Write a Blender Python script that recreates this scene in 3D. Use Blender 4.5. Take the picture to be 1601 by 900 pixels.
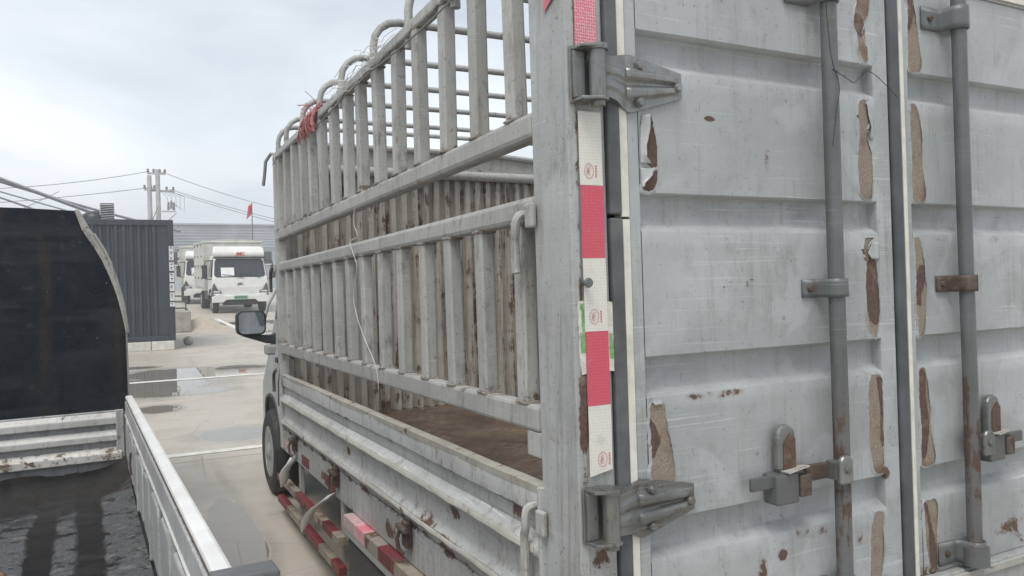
import bpy, bmesh, math, random
from mathutils import Matrix, Vector, noise as mnoise
for o in list(bpy.data.objects): bpy.data.objects.remove(o)
rnd = random.Random(7)
scene = bpy.context.scene
col = scene.collection
R = math.radians

# ---------------------------------------------------------------- camera
CAM_H = 1.717
cam_d = bpy.data.cameras.new('camera'); cam = bpy.data.objects.new('camera', cam_d); col.objects.link(cam)
cam_d.sensor_width = 36.0; cam_d.lens = 1204.0 / 1601.0 * 36.0; cam_d.clip_end = 2000; cam_d.clip_start = 0.02
A = ((0.89082456, -0.02445415, 0.45368887), (-0.45420995, -0.02336837, 0.89058814), (-0.0111766, -0.99942779, -0.03192444))
M4 = Matrix.Identity(4)
for i in range(3):
    M4[i][0] = A[i][0]; M4[i][1] = -A[i][1]; M4[i][2] = -A[i][2]
M4[2][3] = CAM_H
cam.matrix_world = M4
scene.camera = cam

# ---------------------------------------------------------------- sky, sun, exposure
SUN_EL, SUN_AZ = R(64), R(228)      # azimuth measured from +Y clockwise
world = bpy.data.worlds.new('World'); scene.world = world; world.use_nodes = True
wt = world.node_tree; wt.nodes.clear()
def wn(t, **k):
    n = wt.nodes.new(t)
    for a, b in k.items(): setattr(n, a, b)
    return n
wout = wn('ShaderNodeOutputWorld'); wbg = wn('ShaderNodeBackground'); wbg.inputs['Strength'].default_value = 0.12
sky = wn('ShaderNodeTexSky', sky_type='NISHITA'); sky.sun_disc = False
sky.sun_elevation = SUN_EL; sky.sun_rotation = SUN_AZ; sky.dust_density = 4.0; sky.air_density = 1.2
tc = wn('ShaderNodeTexCoord'); mp = wn('ShaderNodeMapping'); mp.inputs['Scale'].default_value = (1, 1, 2.6)
n1 = wn('ShaderNodeTexNoise'); n1.inputs['Scale'].default_value = 1.9; n1.inputs['Detail'].default_value = 7; n1.inputs['Roughness'].default_value = .5
n1.inputs['Distortion'].default_value = .35
rp = wn('ShaderNodeValToRGB'); rp.color_ramp.elements[0].position = .36; rp.color_ramp.elements[1].position = .66
rp.color_ramp.elements[0].color = (3.1, 3.45, 3.95, 1); rp.color_ramp.elements[1].color = (5.8, 5.98, 6.1, 1)
wm = wn('ShaderNodeMix', data_type='RGBA'); wm.inputs[0].default_value = .84
L = wt.links.new
L(tc.outputs['Generated'], mp.inputs[0]); L(mp.outputs[0], n1.inputs['Vector']); L(n1.outputs['Fac'], rp.inputs[0])
L(sky.outputs[0], wm.inputs[6]); L(rp.outputs[0], wm.inputs[7]); sep = wn('ShaderNodeSeparateXYZ'); L(tc.outputs['Generated'], sep.inputs[0])
grd = wn('ShaderNodeMapRange', interpolation_type='SMOOTHSTEP'); L(sep.outputs[2], grd.inputs[0]); grd.inputs[1].default_value = 0; grd.inputs[2].default_value = .55; grd.inputs[3].default_value = 1.16; grd.inputs[4].default_value = .92
wsc = wn('ShaderNodeVectorMath', operation='SCALE'); L(wm.outputs[2], wsc.inputs[0]); L(grd.outputs[0], wsc.inputs['Scale']); L(wsc.outputs[0], wbg.inputs['Color']); L(wbg.outputs[0], wout.inputs[0])
sun_d = bpy.data.lights.new('sun', 'SUN'); sun = bpy.data.objects.new('sun', sun_d); col.objects.link(sun)
sun_d.energy = 1.6; sun_d.angle = R(30); sun_d.color = (1, .965, .91)
sv = Vector((math.sin(SUN_AZ) * math.cos(SUN_EL), math.cos(SUN_AZ) * math.cos(SUN_EL), math.sin(SUN_EL)))
sun.rotation_euler = sv.to_track_quat('Z', 'Y').to_euler(); sun.location = (0, -5, 12)
scene.view_settings.view_transform = 'Standard'; scene.view_settings.look = 'None'
scene.view_settings.exposure = 0.6; scene.view_settings.gamma = 1.0
scene.render.engine = 'CYCLES'; scene.cycles.volume_bounces = 1; scene.cycles.max_bounces = 6; scene.cycles.diffuse_bounces = 3; scene.cycles.glossy_bounces = 3; scene.cycles.use_adaptive_sampling = True; scene.cycles.adaptive_threshold = .02

# ---------------------------------------------------------------- node helper
class NT:
    def __init__(s, name):
        s.m = bpy.data.materials.new(name); s.m.use_nodes = True; s.t = s.m.node_tree
        s.b = s.t.nodes['Principled BSDF']; s.pos = s.t.nodes.new('ShaderNodeNewGeometry').outputs['Position']
    def n(s, t, **k):
        x = s.t.nodes.new(t)
        for a, b in k.items(): setattr(x, a, b)
        return x
    def put(s, sock, v):
        if hasattr(v, 'is_output') or isinstance(v, bpy.types.NodeSocket): s.t.links.new(v, sock)
        else:
            if isinstance(v, tuple) and len(v) == 3 and sock.type == 'RGBA': v = v + (1,)
            sock.default_value = v
    def map(s, scale, rot=(0, 0, 0), loc=(0, 0, 0), vec=None):
        x = s.n('ShaderNodeMapping'); s.put(x.inputs[0], vec or s.pos)
        x.inputs['Scale'].default_value = scale; x.inputs['Rotation'].default_value = rot; x.inputs['Location'].default_value = loc
        return x.outputs[0]
    def noise(s, scale, detail=4, rough=.55, vec=None, dist=0):
        x = s.n('ShaderNodeTexNoise'); s.put(x.inputs['Vector'], vec or s.pos); x.inputs['Scale'].default_value = scale
        x.inputs['Detail'].default_value = detail; x.inputs['Roughness'].default_value = rough; x.inputs['Distortion'].default_value = dist
        return x.outputs['Fac']
    def ss(s, v, a, b, lo=0.0, hi=1.0):
        x = s.n('ShaderNodeMapRange', interpolation_type='SMOOTHSTEP'); s.put(x.inputs[0], v)
        x.inputs[1].default_value = a; x.inputs[2].default_value = b; x.inputs[3].default_value = lo; x.inputs[4].default_value = hi
        return x.outputs[0]
    def math(s, op, a, b=0.0, c=0.0):
        x = s.n('ShaderNodeMath', operation=op); s.put(x.inputs[0], a); s.put(x.inputs[1], b); s.put(x.inputs[2], c); return x.outputs[0]
    def mix(s, f, a, b, blend='MIX'):
        x = s.n('ShaderNodeMix', data_type='RGBA', blend_type=blend); s.put(x.inputs[0], f); s.put(x.inputs[6], a); s.put(x.inputs[7], b); return x.outputs[2]
    def bump(s, h, st=.3, d=.002, prev=None):
        x = s.n('ShaderNodeBump'); s.put(x.inputs['Height'], h); x.inputs['Strength'].default_value = st; x.inputs['Distance'].default_value = d
        if prev: s.put(x.inputs['Normal'], prev)
        return x.outputs[0]
    def done(s, color, rough=.5, metal=0.0, normal=None, spec=None):
        s.put(s.b.inputs['Base Color'], color); s.put(s.b.inputs['Roughness'], rough); s.put(s.b.inputs['Metallic'], metal)
        if normal: s.put(s.b.inputs['Normal'], normal)
        if spec is not None: s.put(s.b.inputs['Specular IOR Level'], spec)
        return s.m

def paint(name, base, rust=.66, streak=.35, dirt=(.16, .13, .09), rustc=(.105, .062, .043), rough=.45, scr=.0, var=.16, rscale=9, bumpst=.25, zones=(), raniso=None, mott=.3, edge=0.0, metal=0.0, specks=.55, blotch=0.0, grime=0.0, tone=0.0):
    """old weathered brush paint: uneven tone, grime runs, scratches, rust specks, rusted places (zones: centre, radii, amount; thing frame)"""
    q = NT(name)
    oc = q.n('ShaderNodeTexCoord').outputs['Object']
    big = q.noise(2.3, 4, .6); mid = q.noise(11, 5, .6)
    lo = tuple(c * (1 - var) for c in base); hi = tuple(min(.95, c * (1 + var * .8)) for c in base)
    c = q.mix(q.ss(big, .3, .7), lo, hi)
    c = q.mix(q.math('MULTIPLY', q.ss(mid, .46, .72), mott), c, tuple(x * .66 for x in base))
    bl = q.noise(38, 6, .7); c = q.mix(q.math('MULTIPLY', q.ss(bl, .56, .74), mott * .55), c, tuple(x * .55 + d * .3 for x, d in zip(base, dirt)))
    if blotch: c = q.mix(q.math('MULTIPLY', q.ss(q.noise(3.6, 3, .55, dist=.6), .50, .57), blotch), c, tuple(min(.9, x * y_) for x, y_ in zip(base, (1.22, 1.24, 1.27))))
    st = q.noise(1.0, 6, .66, q.map((38, 38, 1.5)))
    c = q.mix(q.math('MULTIPLY', q.ss(st, .50, .74), streak), c, dirt)
    if scr:
        sc = q.noise(1.0, 5, .72, q.map((2.2, 2.2, 150), rot=(.05, .13, .1)))
        m = q.math('MULTIPLY', q.ss(sc, .56, .68), q.ss(q.noise(3.1, 3, .5), .40, .62))
        c = q.mix(q.math('MULTIPLY', m, scr), c, tuple(min(.9, x * 1.7) for x in base))
    rn = q.noise(rscale, 6, .7, dist=.5) if raniso is None else q.math('ADD', q.math('MULTIPLY', q.noise(1.0, 6, .68, q.map(raniso)), .6), q.math('MULTIPLY', q.noise(rscale, 6, .68), .4))
    zn = None
    for (ctr, rad, am) in zones:
        v = q.n('ShaderNodeVectorMath', operation='SUBTRACT'); q.put(v.inputs[0], oc); v.inputs[1].default_value = tuple(a_ - b_ for a_, b_ in zip(ctr, (2.12, 3.9, -.085)))
        d = q.n('ShaderNodeVectorMath', operation='DIVIDE'); q.put(d.inputs[0], v.outputs[0]); d.inputs[1].default_value = rad
        l = q.n('ShaderNodeVectorMath', operation='LENGTH'); q.put(l.inputs[0], d.outputs[0])
        e = q.ss(l.outputs['Value'], 1.0, .25, 0.0, am * 1.4); zn = e if zn is None else q.math('MAXIMUM', zn, e)
    rz = rn if zn is None else q.math('ADD', rn, zn)
    rm = q.ss(rz, rust, rust + .055)
    rc = q.mix(q.noise(60, 4, .65), tuple(x * .5 for x in rustc), tuple(x * 1.45 for x in rustc))
    halo = q.math('MULTIPLY', q.ss(rz, rust - .09, rust), .4)
    c = q.mix(halo, c, tuple(.55 * a_ + .6 * b_ for a_, b_ in zip(base, rustc)))
    c = q.mix(rm, c, rc)
    if grime:
        gm = q.math('MULTIPLY', q.ss(q.noise(1.0, 7, .72, q.map((22, 22, 9))), .50, .68), q.ss(q.noise(3.3, 4, .6), .38, .62))
        c = q.mix(q.math('MULTIPLY', gm, grime), c, tuple(x * .8 for x in dirt))
        gs = q.ss(q.noise(1.0, 4, .7, q.map((95, 95, 60))), .60, .66)
        c = q.mix(q.math('MULTIPLY', gs, grime * .8), c, (.09, .078, .06))
    fl = q.math('MAXIMUM', q.ss(q.noise(75, 2, .5), .69, .73), q.math('MULTIPLY', q.ss(q.noise(1.0, 3, .6, q.map((120, 120, 28))), .66, .71), .7))
    c = q.mix(q.math('MULTIPLY', fl, specks), c, (.07, .06, .05))
    if edge:
        pt = q.t.nodes.new('ShaderNodeNewGeometry').outputs['Pointiness']
        em = q.math('MULTIPLY', q.ss(pt, .53, .60), q.ss(q.noise(30, 4, .7), .38, .58))
        c = q.mix(q.math('MULTIPLY', em, edge), c, (.12, .085, .06)); 
    if tone:
        oi = q.n('ShaderNodeObjectInfo').outputs['Random']; c = q.mix(q.math('MULTIPLY', oi, tone), c, tuple(x * .55 + d * .25 for x, d in zip(base, dirt)))
    rr = q.math('ADD', q.math('MULTIPLY', mid, .35), rough - .17); rr = q.math('ADD', rr, q.math('MULTIPLY', rm, .3))
    h = q.math('SUBTRACT', q.math('ADD', q.math('MULTIPLY', bl, .5), q.math('MULTIPLY', mid, .8)), q.math('MULTIPLY', rm, .7))
    return q.done(c, rr, metal, q.bump(h, bumpst, .003))

def plain(name, c, rough=.5, metal=0.0, var=.12, scale=14, bump=.0, dirt=0.0, dirtc=(.1, .09, .075)):
    q = NT(name); nz = q.noise(scale, 5, .6)
    k = q.mix(q.ss(nz, .3, .7), tuple(x * (1 - var) for x in c), tuple(min(.95, x * (1 + var)) for x in c))
    if dirt: k = q.mix(q.math('MULTIPLY', q.ss(q.noise(scale * .4, 6, .65), .45, .72), dirt), k, dirtc)
    nb = q.bump(q.noise(scale * 6, 4, .6), bump, .002) if bump else None
    return q.done(k, q.math('ADD', q.math('MULTIPLY', nz, .2), rough - .1), metal, nb)

M = {}
YR_, XL_ = 1.575, .966
BIG = 30.0
weld = [((2, 3.9, z), (BIG, BIG, h), a_) for z, h, a_ in ((1.172, .035, .085), (1.648, .03, .06), (1.945, .035, .085), (2.428, .03, .05), (1.10, .02, .05), (1.87, .02, .05))]
M['cage'] = paint('cage_paint', (.40, .402, .386), rust=.665, streak=.65, grime=.8, tone=.4, rough=.55, scr=.4, dirt=(.165, .145, .115), mott=.2, zones=weld, bumpst=.4)
M['post'] = paint('post_paint', (.365, .378, .375), rust=.675, streak=.55, grime=.5, rough=.5, scr=.4, mott=.16, bumpst=.35, zones=[
    ((XL_ + .02, YR_, 1.16), (.03, .1, .22), .2), ((XL_ + .02, YR_, 1.6), (.012, .1, .8), .13), ((1.02, YR_, .82), (.05, .1, .05), .17), ((XL_, 1.70, 1.35), (.05, .05, .15), .08), ((1.02, YR_, 2.04), (.06, .1, .03), .1), ((1.03, YR_, .62), (.08, .1, .1), .2)])
dz = [((1.40, YR_, 1.183), (.19, .1, .022), .20), ((1.70, YR_, .762), (.15, .1, .035), .20), ((1.535, YR_, .69), (.035, .1, .11), .19), ((1.62, YR_, .72), (.035, .1, .03), .19), ((1.93, YR_, .715), (.035, .1, .05), .17),
      ((1.405, YR_, 1.914), (.03, .1, .012), .2), ((1.607, YR_, 1.81), (.02, .1, .06), .17), ((2.74, YR_, .60), (.26, .1, .10), .2), ((2.40, YR_, .68), (.06, .1, .05), .18), ((2.12, YR_, .56), (BIG, .1, .07), .16),
      ((2.63, YR_, 1.60), (.05, .1, .02), .19), ((2.34, YR_, 1.598), (.03, .1, .012), .19), ((1.88, YR_, .93), (.04, .1, .05), .18), ((1.56, YR_, 1.115), (.012, .1, .03), .18), ((2.72, YR_, 1.19), (.12, .1, .015), .15), ((2.05, YR_, .89), (.04, .1, .03), .14)]
M['door'] = paint('door_paint', (.345, .364, .368), rust=.745, streak=.32, grime=.28, rough=.36, scr=.6, blotch=.5, var=.13, bumpst=.2, zones=dz, mott=.16, specks=.4)
bz = [((XL_, 2.62, .665), (.1, .15, .075), .2), ((XL_, 3.70, .72), (.1, .10, .04), .19), ((XL_, 2.40, .745), (.1, .12, .045), .18), ((XL_, 3.5, .645), (.1, BIG, .022), .07), ((XL_, 3.5, .59), (.1, BIG, .03), .11), ((XL_, 3.5, .88), (.1, BIG, .012), .07),
      ((XL_, 4.1, .65), (.1, .12, .03), .16), ((XL_, 1.9, .86), (.1, .08, .04), .17), ((XL_, 2.78, .79), (.1, .09, .03), .14), ((XL_, 3.1, .50), (.1, .2, .06), .13), ((XL_, 4.3, .49), (.1, .12, .05), .14), ((XL_, 5.1, .5), (.1, .2, .07), .14)]
M['board'] = paint('board_paint', (.395, .405, .40), rust=.655, streak=.75, grime=.8, rough=.5, scr=.6, rscale=8, mott=.24, zones=bz, dirt=(.17, .145, .10), bumpst=.4)
M['boardtop'] = paint('board_cap_paint', (.345, .33, .285), rust=.60, streak=.55, rough=.6, rscale=14, mott=.5)
M['ridge'] = paint('ridge_worn_white', (.60, .59, .53), rust=.62, streak=.3, rough=.5, dirt=(.3, .27, .16), rscale=9, mott=.4)
M['bulk'] = paint('bulkhead_rusty', (.39, .365, .32), rust=.53, streak=1.0, rough=.65, rustc=(.105, .068, .05), dirt=(.115, .088, .066), rscale=9, var=.2, raniso=(17, 17, 1.3), mott=.4)
rz_ = [((2.1, YR_, .92), (BIG, .2, .55), .125), ((2.1, YR_, 1.6), (BIG, .2, .5), .03)]
M['rod'] = paint('rod_galvanised', (.122, .134, .138), rust=.66, raniso=(26, 26, 3.2), rscale=16, streak=.5, rough=.40, scr=.9, rustc=(.085, .054, .042), dirt=(.09, .08, .065), zones=rz_, mott=.5, grime=.5)
M['steel'] = paint('dull_steel', (.10, .105, .106), rust=.66, streak=.5, rough=.42, scr=.8, rustc=(.08, .052, .042), dirt=(.07, .06, .05), mott=.5)
M['rodrust'] = paint('rod_rust', (.095, .074, .062), rust=.50, streak=.5, rough=.62, rustc=(.07, .046, .036), dirt=(.2, .19, .18), mott=.5)
M['hinge'] = paint('hinge_zinc', (.23, .238, .235), rust=.72, streak=.5, rough=.32, scr=.7, var=.4, mott=.6, grime=.6, metal=.55)
M['rub'] = plain('rubber_seal', (.085, .09, .096), .5, 0, .3, 9, .1, .35, (.2, .2, .2))
M['rubdk'] = plain('centre_seal', (.06, .068, .074), .42, 0, .3, 9, .1, .3, (.16, .17, .18))
M['strip'] = plain('white_strip', (.66, .65, .58), .5, 0, .08, 20, .1, .35, (.3, .28, .22))
M['white'] = plain('white_paint', (.74, .75, .74), .35, 0, .06, 6, 0, .25, (.4, .38, .34))
M['black'] = plain('black_plastic', (.022, .024, .026), .45, 0, .3, 12, .1, .3, (.1, .095, .085))
M['blacksteel'] = plain('black_steel', (.03, .03, .032), .55, 0, .4, 12, .2, .5, (.09, .085, .075))
M['tyre'] = plain('tyre', (.032, .032, .033), .8, 0, .3, 10, .3, .6, (.10, .095, .085))
M['rim'] = plain('rim', (.36, .37, .37), .5, .2, .2, 12, .1, .5, (.15, .13, .11))
M['primer'] = None
q = NT('bare_primer'); a = q.noise(260, 3, .7); b = q.noise(9, 5, .6)
k = q.mix(q.ss(a, .35, .65), (.18, .145, .112), (.31, .265, .21)); k = q.mix(q.ss(b, .48, .68), k, (.17, .11, .072))
M['primer'] = q.done(k, .85, 0, q.bump(a, .5, .002))
q = NT('brown_rust'); a = q.noise(90, 4, .65); b = q.noise(14, 4, .6)
k = q.mix(q.ss(a, .3, .7), (.07, .042, .034), (.125, .075, .058)); k = q.mix(q.ss(b, .55, .72), k, (.19, .14, .10))
M['rust'] = q.done(k, .8, 0, q.bump(a, .4, .002))
M['flake'] = plain('curled_paint', (.41, .43, .435), .4, 0, .1, 25, .1, .2, (.35, .3, .24))
def tape(name, c, pat):
    q = NT(name); v = q.n('ShaderNodeTexVoronoi'); q.put(v.inputs['Vector'], q.map((1, .02, .8))); v.inputs['Scale'].default_value = 165
    v.inputs['Randomness'].default_value = .25
    k = q.mix(q.ss(v.outputs['Distance'], .3, .62), c, pat); k = q.mix(q.math('MULTIPLY', q.ss(q.noise(18, 6, .65), .55, .75), .4), k, (.34, .32, .28))
    return q.done(k, .32, 0, q.bump(v.outputs['Distance'], .12, .001))
M['tred'] = tape('tape_red', (.54, .07, .11), (.58, .11, .155))
M['tpink'] = tape('tape_faded_red', (.62, .14, .19), (.66, .42, .44))
M['twhite'] = tape('tape_white', (.68, .67, .62), (.60, .59, .54))
M['tredold'] = paint('tape_old_red', (.165, .024, .034), rust=.58, streak=.5, dirt=(.13, .09, .07), rough=.5, mott=.4)
M['twhiteold'] = paint('tape_old_white', (.29, .26, .215), rust=.54, streak=.6, dirt=(.15, .12, .08), rough=.55, mott=.5)
M['tpale'] = plain('tape_pale_pink', (.48, .36, .36), .5, 0, .15, 30, .1, .3, (.6, .2, .24))
M['ink'] = plain('ink_red', (.55, .16, .17), .6)
M['green'] = plain('sticker_green', (.13, .32, .10), .5, 0, .3, 45, .1, .5, (.45, .5, .4))
M['paper'] = plain('torn_paper', (.60, .60, .54), .7, 0, .15, 60, .2, .3, (.3, .28, .2))
q = NT('bed_floor_brown'); a = q.noise(3, 6, .65); b = q.noise(24, 5, .6)
k = q.mix(q.ss(a, .35, .68), (.055, .035, .024), (.125, .086, .058)); k = q.mix(q.math('MULTIPLY', q.ss(b, .55, .75), .5), k, (.26, .2, .15))
wet = q.ss(q.noise(1.7, 4, .6), .45, .6)
M['floor'] = q.done(k, q.math('SUBTRACT', .62, q.math('MULTIPLY', wet, .45)), 0, q.bump(b, .2, .003))
# small flatbed
q = NT('black_painted_panel'); a = q.noise(3.2, 8, .72); v = q.noise(1, 6, .66, q.map((6.5, 6.5, .7), loc=(.35, 0, 0))); hb = q.noise(1, 5, .6, q.map((1.2, 1.2, 9))); sm = q.noise(9, 8, .75)
k = q.mix(q.ss(a, .42, .72), (.007, .010, .016), (.022, .025, .031)); k = q.mix(q.math('MULTIPLY', q.ss(hb, .50, .62), .55), k, (.030, .033, .039))
k = q.mix(q.math('MULTIPLY', q.math('MULTIPLY', q.ss(v, .54, .66), q.ss(sm, .40, .62)), 1.0), k, (.075, .052, .028))
po = q.n('ShaderNodeTexCoord').outputs['Object']; ps_ = q.n('ShaderNodeSeparateXYZ'); q.put(ps_.inputs[0], po)
for (xs_, ws_, am_) in ((.40, .05, .5), (.79, .05, .45), (-.05, .08, .3)):
    bx_ = q.ss(q.math('ABSOLUTE', q.math('SUBTRACT', q.math('ADD', ps_.outputs[0], q.math('MULTIPLY', q.math('SUBTRACT', sm, .5), .09)), xs_)), ws_, ws_ * .4)
    k = q.mix(q.math('MULTIPLY', q.math('MULTIPLY', bx_, q.ss(q.noise(1, 6, .7, q.map((9, 9, 2.2))), .36, .62)), am_), k, (.055, .041, .025))
k = q.mix(q.math('MULTIPLY', q.ss(sm, .58, .70), .45), k, (.085, .088, .09)); k = q.mix(q.ss(q.noise(46, 2, .5), .765, .78), k, (.42, .44, .44))
M['panel'] = q.done(k, q.ss(sm, .3, .7, .16, .5), 0, q.bump(q.math('ADD', a, q.math('MULTIPLY', hb, .5)), .25, .012), .14)
M['bedwhite'] = paint('bed_white', (.55, .55, .53), rust=.64, streak=.5, grime=.4, mott=.15, rough=.45, scr=.3, dirt=(.25, .23, .2), rscale=8)
M['bedchip'] = paint('bed_chipped', (.60, .595, .56), rust=.53, streak=.4, rough=.5, rustc=(.15, .11, .08), rscale=16)
M['bedgrey'] = paint('bed_grey_inner', (.40, .405, .405), rust=.645, streak=.6, rough=.5, scr=.4, dirt=(.17, .155, .13), rscale=12, mott=.25, grime=.6)
q = NT('rubber_mat'); a = q.noise(5, 7, .66); b = q.noise(120, 3, .6); e = q.noise(1, 7, .72, q.map((11, 3.0, 1)))
oc = q.n('ShaderNodeTexCoord').outputs['Object']; sp = q.n('ShaderNodeSeparateXYZ'); q.put(sp.inputs[0], oc)
xx = q.math('ADD', q.math('ADD', sp.outputs[0], -.62), q.math('MULTIPLY', q.math('SUBTRACT', e, .5), .10)); yy = q.math('ADD', q.math('ADD', sp.outputs[1], 3.6), q.math('MULTIPLY', q.math('SUBTRACT', a, .5), 1.4))
dry = None
for (x0_, x1_, ye) in ((-.47, -.25, 4.35), (-.145, -.065, 4.2), (.045, .5, 4.75), (-.80, -.60, 4.3), (-1.2, -.95, 4.4)):
    m = q.math('MULTIPLY', q.math('MULTIPLY', q.ss(xx, x0_ - .008, x0_ + .012), q.ss(xx, x1_ + .008, x1_ - .012)), q.ss(yy, ye + .25, ye - .1)); dry = m if dry is None else q.math('MAXIMUM', dry, m)
dry = q.math('MULTIPLY', dry, q.ss(q.noise(11, 6, .72), .36, .48))
k = q.mix(q.ss(a, .42, .66), (.009, .009, .010), (.026, .022, .018)); g1 = q.noise(90, 4, .7); kd = q.mix(q.ss(g1, .3, .7), (.045, .048, .052), (.125, .13, .135))
kd = q.mix(q.math('MULTIPLY', q.ss(q.noise(14, 4, .6), .55, .7), .6), kd, (.20, .195, .18)); k = q.mix(dry, k, kd)
M['mat'] = q.done(k, q.math('ADD', q.ss(a, .35, .62, .30, .52), q.math('MULTIPLY', dry, .38)), 0, q.bump(q.math('MULTIPLY', q.math('ADD', b, q.math('MULTIPLY', g1, 1.5)), q.math('ADD', dry, .35)), .4, .003), .22)
q = NT('mat_dry_ridge'); a = q.noise(70, 4, .7); b = q.noise(7, 5, .6)
k = q.mix(q.ss(a, .3, .7), (.055, .058, .062), (.15, .155, .16)); k = q.mix(q.ss(b, .5, .68), k, (.02, .021, .023))
M['matdry'] = q.done(k, .65, 0, q.bump(a, .4, .003))
M['capwhite'] = plain('cap_white', (.70, .70, .685), .4, 0, .06, 9, .1, .3, (.45, .43, .38))
M['chip'] = plain('chipped_dark', (.13, .11, .09), .8, 0, .4, 60)
M['trim'] = paint('edge_trim_grey', (.40, .395, .365), rust=.60, streak=.3, rough=.7, rscale=22)
# background
q = NT('container_blue_grey'); a = q.noise(3, 5, .6); st = q.noise(1, 4, .6, q.map((16, 16, .7)))
k = q.mix(q.ss(a, .3, .7), (.033, .043, .056), (.046, .058, .072)); k = q.mix(q.math('MULTIPLY', q.ss(st, .5, .75), .4), k, (.085, .09, .095))
M['cont'] = q.done(k, .48)
M['concrete'] = plain('concrete_block', (.36, .34, .31), .85, 0, .2, 6, .4, .4, (.16, .14, .12))
M['blockwhite'] = plain('whitewashed_block', (.62, .61, .56), .8, 0, .12, 7, .3, .4, (.3, .28, .24))
M['sand'] = plain('sand', (.42, .37, .31), .95, 0, .15, 20, .6)
M['tw'] = plain('truck_white', (.72, .725, .70), .3, 0, .05, 3, 0, .25, (.5, .48, .42))
M['tbox'] = plain('truck_box_cream', (.52, .52, .475), .5, 0, .1, 4, 0, .35, (.33, .31, .26))
M['glass'] = plain('dark_windscreen', (.035, .042, .05), .08, 0, .2, 3)
M['lamp'] = plain('headlight_glass', (.10, .105, .11), .12, 0, .5, 14)
M['plate'] = plain('green_plate', (.22, .46, .30), .4, 0, .2, 8)
M['red'] = plain('red_letters', (.50, .045, .05), .5)
M['flag'] = plain('flag_red', (.60, .03, .035), .7)
M['ware'] = plain('warehouse_blue_grey', (.42, .455, .49), .5, 0, .1, .6, 0, .3, (.26, .29, .31))
M['pole'] = plain('concrete_pole', (.42, .425, .42), .8, 0, .12, 3)
M['wire'] = plain('cable', (.19, .195, .2), .6)
M['cablelight'] = plain('steel_cable', (.27, .285, .30), .5)
M['mirror'] = plain('mirror_glass', (.55, .58, .60), .06, 1.0, .02, 2)
M['rope'] = plain('red_rope', (.42, .17, .17), .85, 0, .45, 60, 0, .5, (.35, .27, .25))
M['twine'] = plain('white_twine', (.62, .62, .60), .7, 0, .1, 40)
M['vane'] = plain('vent_white', (.60, .62, .63), .5)

# ground
q = NT('yard_concrete')
big = q.noise(.35, 6, .6); mid = q.noise(1.6, 6, .62); fine = q.noise(55, 4, .65); grit = q.noise(190, 2, .6)
k = q.mix(q.ss(big, .3, .7), (.385, .35, .30), (.47, .435, .38)); k = q.mix(q.math('MULTIPLY', q.ss(mid, .45, .7), .5), k, (.31, .285, .245))
k = q.mix(q.math('MULTIPLY', q.ss(fine, .55, .8), .35), k, (.20, .18, .15)); k = q.mix(q.math('MULTIPLY', q.ss(grit, .62, .75), .3), k, (.5, .47, .42))
sx = q.n('ShaderNodeSeparateXYZ'); q.put(sx.inputs[0], q.pos); X, Y = sx.outputs[0], sx.outputs[1]
wob = q.math('MULTIPLY', q.math('SUBTRACT', q.noise(.9, 5, .6), .5), 1.0)
pud = None
for (px, py, rx, ry) in ((1.15, 13.45, 1.3, .75), (.15, 12.2, 1.1, 1.0), (.75, 11.45, .6, .35), (1.05, 8.3, .42, .36), (.62, 5.1, .17, .95), (.4, 10.2, .25, .28),
                         (.2, 14.6, .35, .2), (-2.5, 11.0, 1.3, 1.0), (4.5, 24.5, 3.5, .8), (3.2, 21, .5, .4), (5.5, 14, 1.2, .9), (-3, 3, .8, .9), (2.3, -.8, .9, .6), (6.5, 5, 1.4, 1.8)):
    dx = q.math('DIVIDE', q.math('SUBTRACT', X, px), rx); dy = q.math('DIVIDE', q.math('SUBTRACT', Y, py), ry)
    e = q.math('SUBTRACT', 1.0, q.math('SQRT', q.math('ADD', q.math('MULTIPLY', dx, dx), q.math('MULTIPLY', dy, dy))))
    pud = e if pud is None else q.math('MAXIMUM', pud, e)
pv = q.math('ADD', pud, wob)
wet = q.ss(pv, -.55, .06); water = q.ss(pv, .06, .10)
joint = q.n('ShaderNodeTexBrick'); q.put(joint.inputs['Vector'], q.map((1, 1, 1), loc=(.9, .7, 0))); joint.offset = 0
joint.inputs['Scale'].default_value = 1; joint.inputs['Mortar Size'].default_value = .012; joint.inputs['Brick Width'].default_value = 5; joint.inputs['Row Height'].default_value = 4
joint.inputs['Color1'].default_value = joint.inputs['Color2'].default_value = (0, 0, 0, 1); joint.inputs['Mortar'].default_value = (1, 1, 1, 1)
ck = q.n('ShaderNodeTexVoronoi', feature='DISTANCE_TO_EDGE'); q.put(ck.inputs['Vector'], q.math('ADD', 0, 0)); q.t.links.new(q.map((.32, .32, .001)), ck.inputs['Vector'])
crk = q.math('MULTIPLY', q.ss(ck.outputs['Distance'], .0, .008, 1, 0), q.ss(big, .42, .5))
lines = q.math('MAXIMUM', joint.outputs['Color'], crk)
k = q.mix(q.math('MULTIPLY', lines, .6), k, (.12, .105, .085))
k = q.mix(q.math('MULTIPLY', wet, .42), k, (.17, .15, .12)); k = q.mix(q.math('MULTIPLY', water, .5), k, (.10, .092, .078))
ro = q.math('SUBTRACT', q.ss(mid, .3, .7, .40, .62), q.math('MULTIPLY', wet, .22)); ro = q.math('MULTIPLY', ro, q.math('SUBTRACT', 1.0, q.math('MULTIPLY', water, .97)))
hb = q.math('MULTIPLY', q.math('SUBTRACT', q.math('ADD', fine, q.math('MULTIPLY', grit, .4)), lines), q.math('SUBTRACT', 1.0, water))
oil = q.math('MULTIPLY', q.ss(q.noise(2.6, 6, .7), .60, .72), .5); k = q.mix(oil, k, (.15, .135, .115)); trk = q.math('MULTIPLY', q.ss(q.noise(1, 5, .65, q.map((3.2, .22, 1))), .54, .68), .30); k = q.mix(trk, k, (.20, .18, .15))
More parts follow.
